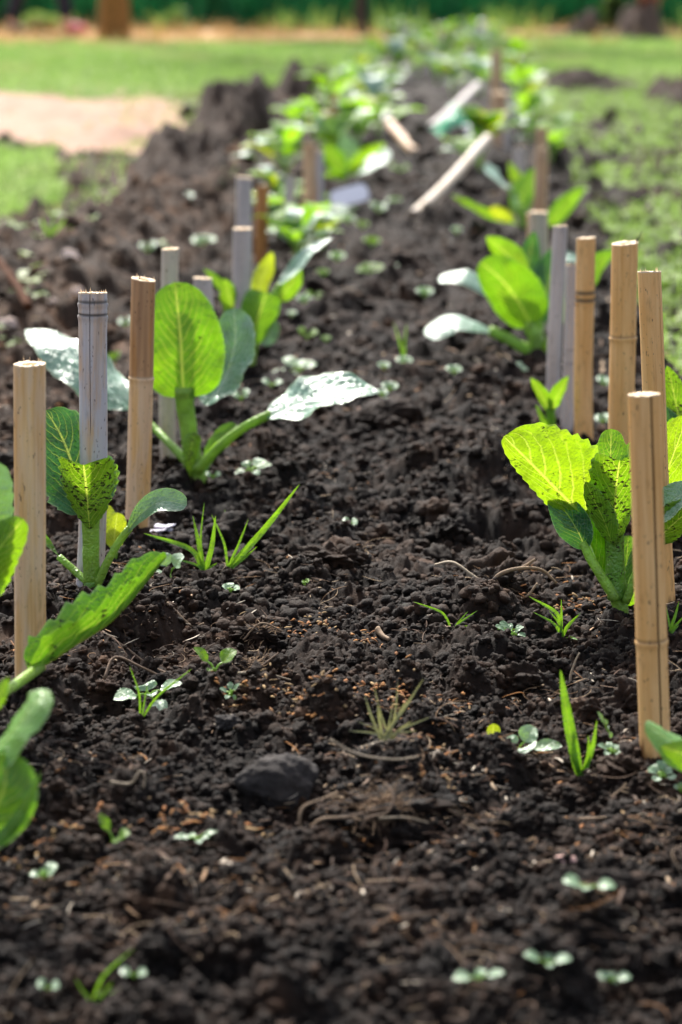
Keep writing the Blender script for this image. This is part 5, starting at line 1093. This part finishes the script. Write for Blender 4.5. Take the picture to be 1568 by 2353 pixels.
# person walking in the background, only the shins in the picture
def skin_body(name, joints, edges, mat, parent, sub=2):
    me = bpy.data.meshes.new(name); me.from_pydata([j[0] for j in joints], edges, []); o = bpy.data.objects.new(name, me); COL.objects.link(o); o.parent = parent
    mo = o.modifiers.new('skin', 'SKIN'); mo.use_smooth_shade = True
    for i, j in enumerate(joints): me.skin_vertices[0].data[i].radius = (j[1], j[2] if len(j) > 2 else j[1]); me.skin_vertices[0].data[i].use_root = i == 0
    o.modifiers.new('smooth', 'SUBSURF').levels = sub; o.modifiers[-1].render_levels = sub; me.materials.append(mat); return o
def person():
    g = ground(85, 84); e = empty('person', g, 'walking person in dark navy trousers and a pink shoe at the upper left edge', 'person')
    SK = plain_mat('skin', (.55, .33, .24), .5, .05, 20); NV = plain_mat('navy_cloth', (.010, .012, .028), .85, .3, 60); PK = plain_mat('pink_shoe', (.62, .06, .16), .5, .2, 60); GY = plain_mat('grey_shoe', (.10, .09, .08), .6, .2, 60); SH = plain_mat('grey_shirt', (.22, .24, .28), .85, .2, 40); HR = plain_mat('brown_hair', (.05, .03, .02), .6, .3, 80)
    hip, kl, al, kr, ar = (0, 0, .92), (-.10, .10, .50), (-.24, .10, .11), (.20, -.09, .50), (.27, -.09, .10)
    J = [(hip, .13, .10), ((0, 0, 1.15), .12, .09), ((.02, 0, 1.38), .15, .09), ((.02, 0, 1.50), .055), ((.03, 0, 1.58), .07, .075), ((.03, 0, 1.68), .085, .095), ((.03, 0, 1.75), .05),
         ((-.02, .10, .88), .085), (kl, .055), (al, .036), ((-.14, .10, .05), .032), ((.03, -.10, .88), .085), (kr, .055), (ar, .036), ((.37, -.09, .05), .032),
         ((.02, .19, 1.40), .05), ((-.10, .24, 1.14), .038), ((.02, .24, .92), .028), ((.06, .24, .84), .03), ((.02, -.19, 1.40), .05), ((.10, -.24, 1.14), .038), ((.24, -.22, .96), .028), ((.29, -.22, .90), .03)]
    E = [(0, 1), (1, 2), (2, 3), (3, 4), (4, 5), (5, 6), (0, 7), (7, 8), (8, 9), (9, 10), (0, 11), (11, 12), (12, 13), (13, 14), (2, 15), (15, 16), (16, 17), (17, 18), (2, 19), (19, 20), (20, 21), (21, 22)]
    skin_body('body', J, E, SK, e)
    skin_body('trousers', [((0, 0, .99), .15, .115), ((0, 0, .92), .15, .12), ((-.02, .10, .86), .105), (kl, .075), ((-.235, .10, .12), .064), ((.03, -.10, .86), .105), (kr, .075), ((.268, -.09, .13), .064)], [(0, 1), (1, 2), (2, 3), (3, 4), (1, 5), (5, 6), (6, 7)], NV, e)
    skin_body('shirt', [((0, 0, .98), .155, .12), ((0, 0, 1.15), .145, .11), ((.02, 0, 1.38), .17, .11), ((.02, 0, 1.46), .07), ((.02, .19, 1.40), .07), ((-.06, .22, 1.22), .06), ((.02, -.19, 1.40), .07), ((.07, -.22, 1.22), .06)], [(0, 1), (1, 2), (2, 3), (2, 4), (4, 5), (2, 6), (6, 7)], SH, e)
    skin_body('shoe', [((-.27, .10, .07), .05, .06), ((-.20, .10, .05), .05, .045), ((-.09, .10, .04), .045, .035)], [(0, 1), (1, 2)], GY, e)
    skin_body('shoe', [((.24, -.09, .07), .05, .06), ((.33, -.09, .065), .06, .06), ((.44, -.09, .055), .055, .05)], [(0, 1), (1, 2)], PK, e)
    skin_body('hair', [((.0, 0, 1.70), .085, .10), ((.02, 0, 1.76), .085, .09), ((-.04, 0, 1.62), .05)], [(0, 1), (0, 2)], HR, e)
    v, f = ico(2)
    for s in (-1, 1): raw_mesh('eye', v * .012 + np.array([.112, s * .032, 1.675]), f, GY, e)
    raw_mesh('nose', v * np.array([.022, .012, .018]) + np.array([.125, 0, 1.65]), f, SK, e); raw_mesh('mouth', v * np.array([.008, .022, .006]) + np.array([.112, 0, 1.612]), f, PK, e)
    for s in (-1, 1):
        raw_mesh('ear', v * np.array([.018, .010, .030]) + np.array([.02, s * .095, 1.66]), f, SK, e)
person()

# ================================================================== LIGHT AND SKY
SUN_E, SUN_A = math.radians(46), math.radians(-16)            # behind the bed, a little to the left
sd = Vector((math.sin(SUN_A) * math.cos(SUN_E), math.cos(SUN_A) * math.cos(SUN_E), math.sin(SUN_E)))
L = bpy.data.lights.new('sun', 'SUN'); L.energy = 3.5; L.angle = math.radians(2.2); L.color = (1, .95, .87)
lo = bpy.data.objects.new('sun', L); COL.objects.link(lo); lo.rotation_euler = sd.to_track_quat('Z', 'Y').to_euler(); lo.location = (0, 5, 8)
W = bpy.data.worlds.new('World'); S.world = W; W.use_nodes = True; wt = W.node_tree; wt.nodes.clear()
sky = wt.nodes.new('ShaderNodeTexSky'); sky.sky_type = 'NISHITA'; sky.sun_disc = False; sky.sun_elevation = SUN_E; sky.sun_rotation = SUN_A
sky.dust_density = 4.0; sky.air_density = 1.0; sky.ozone_density = 1.0
bg = wt.nodes.new('ShaderNodeBackground'); bg.inputs[1].default_value = .135; wo = wt.nodes.new('ShaderNodeOutputWorld')
hs = wt.nodes.new('ShaderNodeHueSaturation'); hs.inputs['Saturation'].default_value = .55      # thin white haze over the blue
wt.links.new(sky.outputs[0], hs.inputs['Color']); wt.links.new(hs.outputs[0], bg.inputs[0]); wt.links.new(bg.outputs[0], wo.inputs[0])
S.view_settings.view_transform = 'Standard'; S.view_settings.look = 'None'; S.view_settings.exposure = 1.3; S.view_settings.gamma = 1
S.cycles.max_bounces = 6; S.cycles.transparent_max_bounces = 4; S.cycles.use_denoising = True
